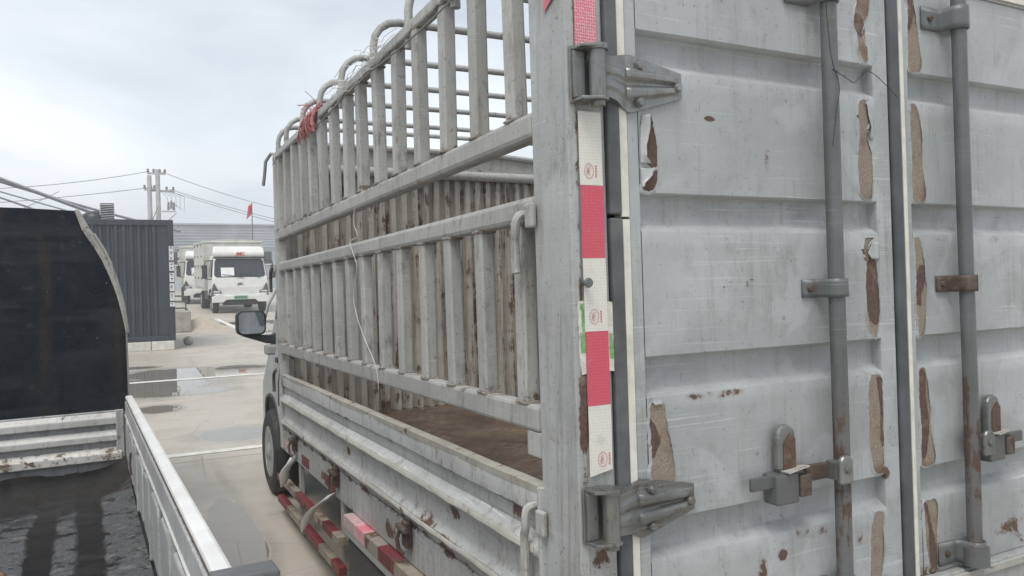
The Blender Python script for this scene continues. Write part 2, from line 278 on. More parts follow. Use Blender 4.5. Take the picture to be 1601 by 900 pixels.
M['ground'] = q.done(k, ro, 0, q.bump(hb, .3, .004))
M['line'] = plain('line_paint', (.66, .65, .60), .6, 0, .1, 12, .2, .55, (.42, .39, .34))

# ---------------------------------------------------------------- mesh builder
OFF = Vector((0, 0, 0))
class B:
    def __init__(s): s.v = []; s.f = []
    def add(s, vs, fs):
        k = len(s.v); s.v += [tuple(v) for v in vs]; s.f += [tuple(i + k for i in f) for f in fs]; return s
    def box(s, x0, x1, y0, y1, z0, z1):
        return s.add([(x0, y0, z0), (x1, y0, z0), (x1, y1, z0), (x0, y1, z0), (x0, y0, z1), (x1, y0, z1), (x1, y1, z1), (x0, y1, z1)],
                     [(0, 3, 2, 1), (4, 5, 6, 7), (0, 1, 5, 4), (1, 2, 6, 5), (2, 3, 7, 6), (3, 0, 4, 7)])
    def bar(s, a, b, w, h, up=(0, 0, 1)):
        a, b = Vector(a), Vector(b); d = (b - a).normalized(); u = Vector(up); x = d.cross(u).normalized() * (w / 2); u = x.cross(d).normalized() * (h / 2)
        vs = [a - x - u, a + x - u, a + x + u, a - x + u, b - x - u, b + x - u, b + x + u, b - x + u]
        return s.add(vs, [(0, 1, 2, 3), (7, 6, 5, 4), (0, 4, 5, 1), (1, 5, 6, 2), (2, 6, 7, 3), (3, 7, 4, 0)])
    def tube(s, path, r, n=8):
        P = [Vector(p) for p in path]; rs = r if isinstance(r, (list, tuple)) else [r] * len(P)
        k = len(s.v); prev = None
        for i, p in enumerate(P):
            d = (P[min(i + 1, len(P) - 1)] - P[max(i - 1, 0)]).normalized()
            if prev is None: x = d.orthogonal().normalized()
            else: x = (prev - d * prev.dot(d)).normalized()
            prev = x; y = d.cross(x)
            for j in range(n):
                t = 2 * math.pi * j / n; s.v.append(tuple(p + (x * math.cos(t) + y * math.sin(t)) * rs[i]))
        for i in range(len(P) - 1):
            for j in range(n):
                a = k + i * n + j; b = k + i * n + (j + 1) % n; s.f.append((a, b, b + n, a + n))
        s.f.append(tuple(k + j for j in range(n))[::-1]); s.f.append(tuple(k + (len(P) - 1) * n + j for j in range(n)))
        return s
    def prism(s, poly, axis, d0, d1):
        """poly: 2-D points; axis 'x': (y,z), 'y': (x,z), 'z': (x,y)"""
        def P(p, d): return (d, p[0], p[1]) if axis == 'x' else ((p[0], d, p[1]) if axis == 'y' else (p[0], p[1], d))
        n = len(poly)
        return s.add([P(p, d0) for p in poly] + [P(p, d1) for p in poly],
                     [tuple(range(n)), tuple(range(2 * n - 1, n - 1, -1))] + [(i, i + n, (i + 1) % n + n, (i + 1) % n) for i in range(n)])
    def grid(s, rows):
        m = len(rows[0]); vs = [p for r in rows for p in r]
        return s.add(vs, [(i * m + j, i * m + j + 1, (i + 1) * m + j + 1, (i + 1) * m + j) for i in range(len(rows) - 1) for j in range(m - 1)])
    def lathe(s, prof, c, axis='x', n=24):
        k = len(s.v)
        for (r, d) in prof:
            for j in range(n):
                t = 2 * math.pi * j / n; a, b = r * math.cos(t), r * math.sin(t)
                s.v.append((c[0] + d, c[1] + a, c[2] + b) if axis == 'x' else ((c[0] + a, c[1] + d, c[2] + b) if axis == 'y' else (c[0] + a, c[1] + b, c[2] + d)))
        for i in range(len(prof) - 1):
            for j in range(n):
                a = k + i * n + j; b = k + i * n + (j + 1) % n; s.f.append((a, b, b + n, a + n))
        s.f.append(tuple(k + j for j in range(n))[::-1]); s.f.append(tuple(k + (len(prof) - 1) * n + j for j in range(n)))
        return s
    def build(s, name, mat, parent=None, bevel=0.0, smooth=False, kind=None, solid=0.0):
        me = bpy.data.meshes.new(name); me.from_pydata([(v[0] - OFF.x, v[1] - OFF.y, v[2] - OFF.z) for v in s.v], [], s.f)
        bm = bmesh.new(); bm.from_mesh(me); bmesh.ops.recalc_face_normals(bm, faces=bm.faces); bm.to_mesh(me); bm.free()
        me.materials.append(M[mat])
        if smooth:
            me.polygons.foreach_set('use_smooth', [True] * len(me.polygons)); me.set_sharp_from_angle(angle=R(38))
        o = bpy.data.objects.new(name, me); col.objects.link(o)
        if solid:
            md = o.modifiers.new('thickness', 'SOLIDIFY'); md.thickness = solid; md.offset = 0
        if bevel:
            md = o.modifiers.new('bevel', 'BEVEL'); md.width = bevel; md.segments = 2; md.limit_method = 'ANGLE'
        if parent: o.parent = parent
        if kind: o['kind'] = kind
        return o
def tag(o, label, cat, group=None):
    o['label'] = label; o['category'] = cat
    if group: o['group'] = group
    return o
def empty(name, label, cat, group=None):
    o = bpy.data.objects.new(name, None); col.objects.link(o); o.empty_display_size = .2
    return tag(o, label, cat, group)
def dup(o, parent, dv=(0, 0, 0)):
    c = o.copy(); col.objects.link(c); c.parent = parent; c.location = o.location + Vector(dv); return c
def dup_tree(o, parent=None):
    c = o.copy(); col.objects.link(c); c.parent = parent
    for ch in list(o.children): dup_tree(ch, c)
    return c
def arc(c, r, a0, a1, n, plane='yz'):
    out = []
    for i in range(n + 1):
        t = R(a0 + (a1 - a0) * i / n); u, w = r * math.cos(t), r * math.sin(t)
        out.append((c[0], c[1] + u, c[2] + w) if plane == 'yz' else ((c[0] + u, c[1], c[2] + w) if plane == 'xz' else (c[0] + u, c[1] + w, c[2])))
    return out
def spl(P, n=6):
    P = [Vector(p) for p in P]; out = []
    for i in range(len(P) - 1):
        a, b, c, d = P[max(i - 1, 0)], P[i], P[i + 1], P[min(i + 2, len(P) - 1)]
        for k in range(n):
            t = k / n; out.append(tuple(.5 * ((2 * b) + (c - a) * t + (2 * a - 5 * b + 4 * c - d) * t * t + (3 * b - a - 3 * c + d) * t ** 3)))
    return out + [tuple(P[-1])]
def rough_outline(pts, step=.012, jit=.0028, seed=0):
    rr = random.Random(seed); out = []
    for i, a in enumerate(pts):
        b = pts[(i + 1) % len(pts)]; d = math.hypot(b[0] - a[0], b[1] - a[1]); n = max(1, int(d / step))
        for j in range(n):
            t = j / n; out.append((a[0] + (b[0] - a[0]) * t + rr.uniform(-jit, jit), a[1] + (b[1] - a[1]) * t + rr.uniform(-jit, jit)))
    return out

# ---------------------------------------------------------------- ground and painted lines
def _gy(n0, n1, k): return [n0 + (n1 - n0) * i / k for i in range(k + 1)]
g = B().grid([[(x, y, 0) for x in (-500, -60, 60, 500)] for y in (-500, -60, 90, 600)]).build('ground', 'ground'); g['kind'] = 'structure'
def pline(poly):
    o = B().add([(x, y, .004) for x, y in poly], [tuple(range(len(poly)))]).build('parking_line', 'line'); o['kind'] = 'structure'
pline([(-6, 7.50), (6, 7.56), (6, 7.68), (-6, 7.62)])
pline([(-6, 12.55), (7, 12.75), (7, 12.90), (-6, 12.70)])
pline([(2.72, 27), (2.90, 17.0), (3.06, 17.0), (2.88, 27)])
pline([(-6, 2.50), (6, 2.53), (6, 2.65), (-6, 2.62)])

# ================================================================ MAIN TRUCK (built in its own frame, nose slightly down)
TH = R(2.4)
BASE = Vector((2.12, 3.9, -.085))
truck = empty('cage_truck', 'weathered grey cage-sided cargo truck with steel rear doors and red-white tape', 'truck')
c_t = Vector((0, 0, 1.47)); RT = Matrix.Rotation(-TH, 3, 'X')
truck.location = RT @ (BASE - c_t) + Vector((0, 0, CAM_H)); truck.rotation_euler = (-TH, 0, 0)
OFF = BASE
XL, XR = .966, 3.278          # outer side planes
YR, YF = 1.575, 5.47          # rear plane, front wall
def T(b, name, mat, parent=truck, **k): return b.build(name, mat, parent, **k)

# floor and frame below it
T(B().box(XL + .03, XR - .03, YR + .06, YF, .585, .63), 'bed_floor', 'floor')
T(B().box(XL + .012, XL + .07, YR + .2, YF + .05, .43, .583), 'side_sill', 'board', bevel=.006)
T(B().box(XR - .07, XR - .012, YR + .2, YF + .05, .43, .583), 'side_sill', 'board', bevel=.006)
for x in (1.75, 2.5): T(B().box(x - .04, x + .04, YR + .15, 7.0, .22, .42), 'chassis_rail', 'blacksteel')
for y in (2.0, 2.7, 3.4, 4.1, 4.8, 5.4): T(B().box(XL + .08, XR - .08, y - .03, y + .03, .425, .58), 'cross_member', 'blacksteel')
# rear corner posts: a folded channel, side face and rear face, with a seam on the corner
for sx, xs in ((1, XL), (-1, XR)):
    x0, x1 = sorted((xs, xs + sx * .105))
    T(B().box(x0, x1, YR, YR + .185, .45, 2.60), 'corner_post', 'post', bevel=.007)
    xa, xb = sorted((xs - sx * .004, xs + sx * .022))
    T(B().box(xa, xb, YR - .004, YR + .010, .46, 2.59), 'post_edge_strip', 'post', bevel=.003)
# header beam and rear sill over and under the doors
T(B().box(XL + .108, XR - .108, YR - .005, YR + .12, 2.405, 2.60), 'door_header', 'post', bevel=.006)
T(B().box(XL + .2, XR - .2, YR - .012, YR - .006, 2.415, 2.44), 'header_drip_strip', 'strip')
T(B().box(XL + .108, XR - .108, YR - .03, YR + .14, .40, .545), 'rear_sill', 'post', bevel=.008)
T(B().box(XL + .12, XR - .12, YR - .042, YR - .031, .515, .54), 'sill_lip', 'trim', bevel=.003)

# front wall of the cargo bed: pressed corrugated sheet
rows = []
zz = [.63 + (2.345 - .63) * i / 14 for i in range(15)]
px = []; x = XL + .06; i = 0
while x < XR - .05:
    px += [(x, 0), (x + .036, 0), (x + .046, .034), (x + .076, .034)]; x += .086
for z in zz: rows.append([(p[0] + .003 * mnoise.noise((p[0] * 3, z * 2, 1)), YF - .01 + p[1] + .006 * mnoise.noise((p[0] * 2, z * 1.5, 5)), z) for p in px])
fw = T(B().grid(rows), 'front_wall_sheet', 'bulk')
T(B().tube([(XL + .05, YF - .03, 2.375), (XR - .05, YF - .03, 2.375)], .038, 10), 'front_wall_rail', 'cage', smooth=True)
T(B().prism([(XL + .02, 2.405), (XR - .02, 2.405), (XR - .02, 2.44), (XR - .10, 2.51), (2.6, 2.545), (XL + .1, 2.545), (XL + .02, 2.52)], 'y', YF - .02, YF + .02), 'front_wall_top', 'cage', bevel=.005)
T(B().tube([(XL + .1, YF - .035, 2.545), (2.0, YF - .035, 2.55), (2.62, YF - .035, 2.548), (XR - .12, YF - .035, 2.51), (XR - .03, YF - .035, 2.46)], .02, 8), 'front_wall_lip', 'cage', smooth=True)
T(B().box(XL + .02, XR - .02, YF + .035, YF + .06, .6, 2.40), 'front_wall_back', 'blacksteel')

# sides: posts, rails, slats, drop board; right side is a shifted copy
side_objs = []
def SD(b, name, mat, **k):
    o = T(b, name, mat, **k); side_objs.append(o); return o
xr0, xr1 = XL, XL + .05
SD(B().box(XL - .004, XL + .06, YF - .065, YF + .015, .45, 2.46), 'front_corner_post', 'cage', bevel=.006)
y0, y1 = YR + .187, YF - .067
SD(B().box(xr0 + .002, xr1 - .002, y0, YF + .03, 2.434, 2.478), 'top_rail', 'cage', bevel=.008)
SD(B().box(xr0, xr1 + .012, y0, y1, 1.872, 1.942), 'middle_rail', 'cage', bevel=.014)
SD(B().box(xr0 + .002, xr1, y0 + .012, y1, 1.655, 1.722), 'gate_top_rail', 'cage', bevel=.014)
SD(B().box(xr0 + .002, xr1 + .004, y0 + .012, y1, 1.098, 1.168), 'gate_bottom_rail', 'cage', bevel=.010)
SD(B().box(xr0 + .006, xr1 + .012, y0 + .002, y0 + .085, 1.03, 1.0975), 'gate_foot', 'cage', bevel=.004)
up = [1.862 + .2495 * i for i in range(15)]; lo = [1.835 + .254 * i for i in range(15)]
for k, y in enumerate(up):
    if y > YF - .09: continue
    j = rnd.uniform(-.006, .006); t = rnd.uniform(-.004, .004)
    b = B().bar((xr0 + .027, y + .03 + j, 1.9425), (xr0 + .027 + t, y + .03 + j + rnd.uniform(-.010, .010), 2.4335), .045, .056, up=(0, 1, 0))
    SD(b, 'cage_slat', 'cage', bevel=.006)
for k, y in enumerate(lo):
    if y > YF - .09: continue
    j = rnd.uniform(-.006, .006)
    b = B().bar((xr0 + .026, y + .03 + j, 1.1685), (xr0 + .026, y + .03 + j + rnd.uniform(-.012, .012), 1.6545), .044, .056, up=(0, 1, 0))
    SD(b, 'gate_slat', 'cage', bevel=.006)
M['weld'] = paint('weld_bead', (.27, .25, .22), rust=.56, streak=.4, rough=.6, mott=.5, rscale=30, grime=.6)
def weld_ring(y, z, par, sd):
    pts = []
    for (a_, b_) in ((0, -.030), (0, .0), (0, .030), (.0225, .031), (.046, .030), (.047, 0), (.046, -.030), (.0225, -.031), (0, -.030)):
        pts.append((xr0 + .0035 + a_ - .0, y + b_, z + .004 * mnoise.noise((y * 50 + a_ * 90, b_ * 60, sd))))
    pts = spl(pts, 3)
    T(B().tube(pts, [.0045 + .0025 * mnoise.noise((p_[1] * 130, p_[0] * 130, sd)) for p_ in pts], 6), 'weld_bead', 'weld', par, smooth=True)
for o in [o_ for o_ in side_objs if o_.name.startswith(('cage_slat', 'gate_slat'))]:
    ys = [v.co.y for v in o.data.vertices]; zs = [v.co.z for v in o.data.vertices]; yc = sum(ys) / len(ys) + OFF.y
    weld_ring(yc, min(zs) + OFF.z + .001, o, 1); weld_ring(yc, max(zs) + OFF.z - .001, o, 2)
# drop board: pressed profile, extruded along the truck
prof = [(.955, .030), (.955, .002), (.945, -.001), (.885, -.001), (.873, .012), (.845, .012), (.828, .016), (.812, .002), (.803, -.012), (.782, -.013), (.765, .004), (.735, .010),
        (.690, .010), (.672, .006), (.655, -.010), (.632, -.011), (.616, .006), (.600, .010), (.592, .012), (.584, .022), (.584, .032)]
ny = 26; by0, by1 = YR + .192, YF - .07
rows = []
for i in range(ny + 1):
    y = by0 + (by1 - by0) * i / ny
    rows.append([(XL + p[1] + .004 * mnoise.noise((y * 1.7, p[0] * 6, 3)), y, p[0] + .004 * mnoise.noise((y * 1.1, 7, p[0]))) for p in prof])
bd = SD(B().grid(rows), 'drop_board', 'board', smooth=True, solid=.003)
def band(z0, z1, d0, d1, name, mat, par, wav=.004):
    r = []
    for i in range(61):
        y = by0 + .02 + (by1 - by0 - .04) * i / 60
        w0 = .006 * mnoise.noise((y * 9, 1, z0)); w1 = .006 * mnoise.noise((y * 9, 4, z1))
        e = .004 * mnoise.noise((y * 1.7, .5 * (z0 + z1) * 6, 3))
        r.append([(XL + d0 + e - .0022, y, z0 + w0), (XL + (d0 + d1) / 2 + e - .0030, y, (z0 + z1) / 2), (XL + d1 + e - .0022, y, z1 + w1)])
    o = T(B().grid(r), name, mat, par); return o
band(.783, .806, -.014, -.013, 'worn_ridge', 'ridge', bd); band(.634, .654, -.012, -.011, 'worn_ridge', 'ridge', bd)
r = []
for i in range(41):
    y = by0 + (by1 - by0) * i / 40; dz = .002 * mnoise.noise((y * 3, 8, 2))
    r.append([(XL - .002, y, .938 + dz), (XL - .003, y, .9575 + dz), (XL + .034, y, .9585 + dz), (XL + .034, y, .60)])
T(B().grid(r), 'board_cap', 'boardtop', bd, solid=.002)
for o in side_objs:
    dup(o, truck, (XR - XL - .06, 0, 0))
# closing strip at both ends of the board, hinges under it
T(B().box(XL - .014, XL + .036, by0 - .016, by0 - .001, .585, .961), 'board_end_plate', 'board', bevel=.003)
for y in (2.85, 3.95, 5.0):
    h = T(B().box(XL - .016, XL + .01, y - .03, y + .03, .50, .60), 'board_hinge', 'rodrust', bevel=.006)
    T(B().tube([(XL - .022, y - .05, .575), (XL - .022, y + .05, .575)], .012, 8), 'hinge_pin', 'rodrust', h, smooth=True)
    T(B().tube([(XL - .02, y + .02, .57), (XL - .035, y + .025, .53), (XL - .03, y + .02, .49), (XL - .018, y, .475)], .008, 6), 'hinge_hook', 'rodrust', h, smooth=True)
# roof hoops
for y in (1.82, 2.30, 2.75, 3.20, 3.74, 4.20, 4.65, 5.15, 5.44):
    xa, xb = XL + .03, XR - .03; zt = 2.66; rr = .115
    path = [(xa, y, 2.40), (xa, y, zt - rr)] + [(xa + rr - rr * math.cos(R(a)), y, zt - rr + rr * math.sin(R(a))) for a in (22, 45, 68, 90)]
    mid = [(xa + rr + (xb - xa - 2 * rr) * t, y, zt + .006 * math.sin(math.pi * t)) for t in (.12, .25, .4, .5, .6, .75, .88)]
    path += mid + [(xb - rr + rr * math.sin(R(a)), y, zt - rr + rr * math.cos(R(a))) for a in (0, 22, 45, 68, 90)] + [(xb, y, 2.40)]
    T(B().tube(path, .0165, 10), 'roof_hoop', 'cage', smooth=True)
# latch pins (bent rods) with keeper plates
def pin(pts, kb, r=.011):
    o = T(B().tube(spl(pts, 4), r, 8), 'latch_pin', 'rodrust' if r < .012 else 'cage', smooth=True)
    T(B().box(*kb), 'keeper', 'cage', o, bevel=.006)
pin([(XL + .01, 1.80, 1.672), (XL - .018, 1.80, 1.672), (XL - .03, 1.803, 1.655), (XL - .03, 1.81, 1.63), (XL - .026, 1.823, 1.60), (XL - .022, 1.826, 1.54), (XL - .022, 1.824, 1.52)], (XL - .022, XL - .0045, 1.735, 1.775, 1.635, 1.70), .0125)
pin([(XL + .01, 1.79, .905), (XL - .024, 1.79, .905), (XL - .034, 1.79, .89), (XL - .034, 1.795, .85), (XL - .03, 1.812, .81), (XL - .028, 1.812, .66), (XL - .028, 1.806, .60)], (XL - .022, XL - .0045, 1.725, 1.765, .84, .905), .012)
pin([(XL + .01, 5.49, 1.69), (XL - .02, 5.49, 1.69), (XL - .034, 5.50, 1.66), (XL - .03, 5.53, 1.60), (XL - .03, 5.53, 1.52)], (XL - .02, XL - .0045, 5.45, 5.48, 1.66, 1.71))
pin([(XL + .01, 5.47, .985), (XL - .02, 5.47, .985), (XL - .034, 5.48, .96), (XL - .03, 5.52, .92), (XL - .03, 5.52, .83)], (XL - .02, XL - .0045, 5.43, 5.46, .95, .995))
T(B().tube([(XL + .03, 5.52, 2.48), (XL, 5.56, 2.49), (XL - .03, 5.60, 2.44), (XL - .035, 5.62, 2.36), (XL - .04, 5.66, 2.28)], .012, 7), 'roof_hook', 'cage', smooth=True)
T(B().box(XL - .006, XL - .0042, YF - .06, YF - .02, 2.18, 2.40), 'red_tape', 'tpale')
T(B().tube([(XL - .006, YF, 2.40)] + [(XL - .006 - .004 * math.sin(i), 5.4 - i * .33, 2.405 + .012 * math.sin(i * 1.3)) for i in range(1, 11)], .0035, 5), 'strung_wire', 'wire')

# ---- rear doors
DZ0, DZ1 = .548, 2.402
RIBS = [(2.125, 2.025), (1.712, 1.612), (1.298, 1.192), (.885, .780)]
def make_door(x0, x1, seed, ribx):
    d0 = YR
    zs = [(DZ1, 0)]
    zc = DZ1
    for zt, zb in RIBS:
        n = 7
        for i in range(1, n): zs.append((zc + (zt - zc) * i / n, 0))
        zs += [(zt, 0), (zt - .003, .003), (zt - .007, .032), (zt - .013, .037), (zb + .030, .036), (zb + .023, .031), (zb + .005, .003), (zb, 0)]
        zc = zb
    for i in range(1, 6): zs.append((zc + (DZ0 - zc) * i / 5, 0))
    ra, rb = ribx
    nx = 26
    def buckle(x, z):
        return .0032 * mnoise.noise((x * 2.6 + seed, z * 3.1, seed)) + .0012 * mnoise.noise((x * 8, z * 9, seed))
    rows = [[(ra + (rb - ra) * i / nx, d0 + p[1] + buckle(ra + (rb - ra) * i / nx, p[0]) * (0 if i in (0, nx) else 1), p[0]) for i in range(nx + 1)] for p in zs]
    pan = T(B().grid(rows), 'rear_door', 'door', smooth=True)
    b = B()
    for (xa, xb, xe) in ((x0, ra, ra), (rb, x1, rb)):
        b.box(xa, xb, d0, d0 + .045, DZ0, DZ1)
    T(b, 'door_stile', 'door', pan, bevel=.004)
    return pan
dl = make_door(1.135, 2.118, 1.3, (1.172, 2.052)); dr = make_door(2.190, 3.118, 7.7, (2.214, 3.075))
# seals
T(B().box(1.06, 1.22, YR + .047, YR + .07, .46, 2.40), 'gap_backing', 'blacksteel', dl)  # dark backing added behind the seal so no sky shines through the gap
T(B().box(2.08, 2.26, YR + .047, YR + .07, .46, 2.40), 'gap_backing', 'blacksteel', dl)  # same added backing behind the centre seam, blocks the sky
T(B().box(1.072, 1.108, YR - .012, YR + .03, 1.654, DZ1), 'rubber_seal', 'rub', dl, bevel=.005)
T(B().box(1.074, 1.110, YR - .010, YR + .03, DZ0, 1.645), 'rubber_seal', 'rub', dl, bevel=.005)
T(B().box(1.110, 1.1335, YR - .006, YR + .03, 1.648, DZ1), 'white_edge_strip', 'strip', dl, bevel=.002)
T(B().box(1.112, 1.1335, YR - .006, YR + .03, DZ0, 1.642), 'white_edge_strip', 'strip', dl, bevel=.002)
T(B().box(2.122, 2.168, YR - .007, YR + .03, DZ0, DZ1), 'centre_seal', 'rubdk', dl, bevel=.006)
T(B().box(2.171, 2.187, YR - .006, YR + .03, DZ0, DZ1), 'white_edge_strip', 'strip', dr, bevel=.002)

# peeled paint on the doors: bare primer, brown rust, a raised paint lip, curled flakes
PATCH = {
'L1a':[(1.201,1.907),(1.2,1.875),(1.191,1.842),(1.186,1.817),(1.192,1.785),(1.208,1.771),(1.22,1.772),(1.227,1.787),(1.228,1.82),(1.225,1.844),(1.218,1.876),(1.211,1.908)],
'L1b':[(1.216,1.77),(1.195,1.745),(1.178,1.725),(1.178,1.716),(1.206,1.716),(1.218,1.726),(1.225,1.746),(1.226,1.771)],
'L2':[(1.189,1.183),(1.18,1.165),(1.178,1.133),(1.178,1.085),(1.178,1.037),(1.178,0.982),(1.246,0.97),(1.248,1.027),(1.24,1.077),(1.231,1.127),(1.229,1.16),(1.217,1.18)],
'L2r':[(1.178,1.142),(1.178,1.118),(1.178,1.094),(1.178,1.069),(1.178,1.045),(1.184,1.043),(1.201,1.066),(1.208,1.089),(1.198,1.114),(1.183,1.14)],
'C1':[(1.996,2.373),(1.981,2.284),(1.973,2.245),(1.983,2.218),(1.985,2.199),(1.989,2.161),(2.007,2.13),(2.021,2.131),(2.031,2.165),(2.016,2.202),(2.011,2.221),(2.018,2.251),(2.037,2.292),(2.042,2.38)],
'C1r':[(1.98,2.271),(1.974,2.255),(1.975,2.232),(1.994,2.209),(2.019,2.212),(2.018,2.237),(2.01,2.26),(1.997,2.273)],
'C2':[(1.99,2.013),(1.978,1.987),(1.979,1.948),(1.979,1.901),(1.974,1.852),(1.974,1.795),(1.977,1.738),(1.999,1.717),(2.021,1.718),(2.031,1.739),(2.036,1.798),(2.033,1.856),(2.013,1.903),(2.027,1.952),(2.012,1.989),(2.024,2.016)],
'C3':[(1.993,1.6),(1.983,1.566),(1.995,1.527),(1.989,1.451),(1.988,1.374),(1.997,1.335),(2.018,1.305),(2.03,1.305),(2.037,1.333),(2.047,1.372),(2.042,1.449),(2.04,1.527),(2.008,1.565),(2.033,1.6)],
'C3r':[(1.998,1.531),(1.992,1.47),(1.992,1.458),(1.99,1.412),(1.996,1.37),(2.014,1.344),(2.037,1.343),(2.044,1.368),(2.046,1.41),(2.044,1.457),(2.038,1.469),(2.038,1.531)],
'C4':[(2.001,1.189),(1.985,1.144),(1.984,1.068),(1.983,0.992),(1.99,0.943),(1.999,0.898),(2.033,0.894),(2.043,0.937),(2.043,0.985),(2.046,1.062),(2.048,1.139),(2.041,1.186)],
'C4r':[(2.024,1.18),(2.038,1.121),(2.034,0.986),(2.046,0.985),(2.048,1.12),(2.048,1.178)],
'C5':[(1.993,0.778),(1.979,0.735),(1.97,0.651),(1.967,0.56),(2.009,0.56),(2.026,0.641),(2.03,0.726),(2.035,0.774)],
'D1':[(2.218,2.395),(2.218,2.347),(2.217,2.266),(2.218,2.186),(2.218,2.128),(2.273,2.132),(2.276,2.194),(2.262,2.273),(2.244,2.352),(2.244,2.395)],
'D1r':[(2.218,2.395),(2.218,2.347),(2.218,2.307),(2.22,2.257),(2.23,2.259),(2.251,2.312),(2.241,2.351),(2.244,2.395)],
'D2':[(2.219,2.02),(2.218,1.945),(2.218,1.825),(2.218,1.735),(2.221,1.716),(2.258,1.717),(2.278,1.737),(2.27,1.828),(2.267,1.949),(2.249,2.02)],
'D3':[(2.218,1.601),(2.218,1.545),(2.218,1.485),(2.218,1.435),(2.22,1.365),(2.218,1.30),(2.249,1.30),(2.262,1.363),(2.269,1.434),(2.262,1.484),(2.256,1.545),(2.24,1.601)],
'D3r':[(2.236,1.515),(2.219,1.465),(2.218,1.425),(2.224,1.395),(2.242,1.394),(2.244,1.424),(2.264,1.464),(2.261,1.515)],
'D4':[(2.218,1.189),(2.218,1.106),(2.218,0.986),(2.218,0.916),(2.222,0.888),(2.259,0.887),(2.283,0.907),(2.271,0.979),(2.264,1.101),(2.25,1.189)],
'D4r':[(2.218,1.185),(2.218,1.106),(2.218,1.026),(2.218,0.966),(2.22,0.915),(2.236,0.913),(2.251,0.961),(2.26,1.02),(2.249,1.102),(2.25,1.182)],
'D5':[(2.219,0.776),(2.218,0.707),(2.233,0.603),(2.244,0.56),(2.266,0.556),(2.273,0.595),(2.281,0.695),(2.279,0.776)],
'D5r':[(2.22,0.77),(2.238,0.702),(2.24,0.622),(2.248,0.565),(2.264,0.562),(2.274,0.615),(2.253,0.699),(2.235,0.77)],
}
def surf(x, z, door):
    sd = 1.3 if door is dl else 7.7
    ra, rb = (1.172, 2.052) if door is dl else (2.214, 3.075)
    return YR + .0032 * mnoise.noise((x * 2.6 + sd, z * 3.1, sd)) + .0012 * mnoise.noise((x * 8, z * 9, sd))
def patch(key, pts, k):
    door = dl if pts[0][0] < 2.15 else dr
    rust = key.endswith('r') or key[0] == 'H' or key.startswith('L1')
    ol = rough_outline([p_[:2] for p_ in spl([(a_, b_, 0) for a_, b_ in pts + pts[:1]], 3)][:-1], .006, .0021, k)
    lift = .0022 if key.endswith('r') else .0012
    cx = sum(p[0] for p in ol) / len(ol); cz = sum(p[1] for p in ol) / len(ol)
    inner = [[(cx + (p[0] - cx) * f, surf(cx + (p[0] - cx) * f, cz + (p[1] - cz) * f, door) - lift, cz + (p[1] - cz) * f) for p in ol + ol[:1]] for f in (.03, .35, .7, 1)]
    T(B().grid(inner), 'bare_metal_patch', 'rust' if rust else 'primer', door)
    if key[0] != 'H' and not key.endswith('r'):
        n = len(ol); ring = [[], [], []]
        for i in range(n + 1):
            p = ol[i % n]; a, b = ol[(i - 1) % n], ol[(i + 1) % n]
            tx, tz = b[0] - a[0], b[1] - a[1]; l = math.hypot(tx, tz) or 1; nx_, nz_ = tz / l, -tx / l
            if (p[0] - cx) * nx_ + (p[1] - cz) * nz_ < 0: nx_, nz_ = -nx_, -nz_
            w = .007 + .002 * math.sin(i * .37 + k); h = .0030 + .0014 * math.sin(i * .21 + k * 2)
            for j, (u, v) in enumerate(((-.0005, h), (w * .35, h * .6 + .001), (w, -.001))):
                xx, zz_ = p[0] + nx_ * u, p[1] + nz_ * u
                ring[j].append((xx, surf(xx, zz_, door) - v, zz_))
        T(B().grid(ring), 'lifted_paint_edge', 'door', door, smooth=True)
for k, (key, pts) in enumerate(PATCH.items()): patch(key, pts, k + 3)
def flake(rows, door, side, lift=.010):
    """rows (z, x left, x right); the free edge (side) curls outwards"""
    out = []
    for i in range(len(rows) - 1):
        for s in range(4):
            t = s / 4; z, a, b = [rows[i][q] * (1 - t) + rows[i + 1][q] * t for q in range(3)]
            rr = []
            for j in range(7):
                u = j / 6; e = u if side > 0 else 1 - u
                x = a + (b - a) * u + .0012 * mnoise.noise((z * 90, u, 2))
                rr.append((x, YR - .0035 - lift * e * e - .0015 * mnoise.noise((z * 40, x * 40, 1)), z))
            out.append(rr)
    T(B().grid(out), 'curled_paint_flake', 'flake', door, smooth=True, solid=.001)
flake([(1.909, 1.183, 1.201), (1.873, 1.176, 1.2), (1.832, 1.174, 1.188), (1.80, 1.173, 1.185), (1.778, 1.173, 1.204)], dl, 1)
flake([(1.772, 1.174, 1.212), (1.754, 1.174, 1.205), (1.735, 1.174, 1.182), (1.72, 1.174, 1.176)], dl, 1, .007)
flake([(2.011, 2.007, 2.030), (1.971, 2.016, 2.042), (1.933, 2.026, 2.043), (1.884, 2.018, 2.038)], dl, -1, .006)
flake([(1.589, 2.015, 2.049), (1.556, 1.991, 2.051), (1.53, 2.012, 2.051)], dl, -1, .008)
flake([(1.20, 1.18, 1.20), (1.183, 1.182, 1.215), (1.172, 1.195, 1.222)], dl, -1, .006)
for i in range(16):   # remains of a stencilled number
    x = 1.50 + .036 * rnd.random(); z = 1.463 + .024 * rnd.random(); w = rnd.uniform(.002, .005)
    if rnd.random() < .25: x = 1.43 + .03 * rnd.random()
    T(B().add([(x, YR - .0042, z), (x + w, YR - .0042, z + .001), (x + w * .8, YR - .0042, z + w * .8), (x, YR - .0042, z + w * .6)], [(0, 1, 2, 3)]), 'stencil_remnant', 'black', dl)

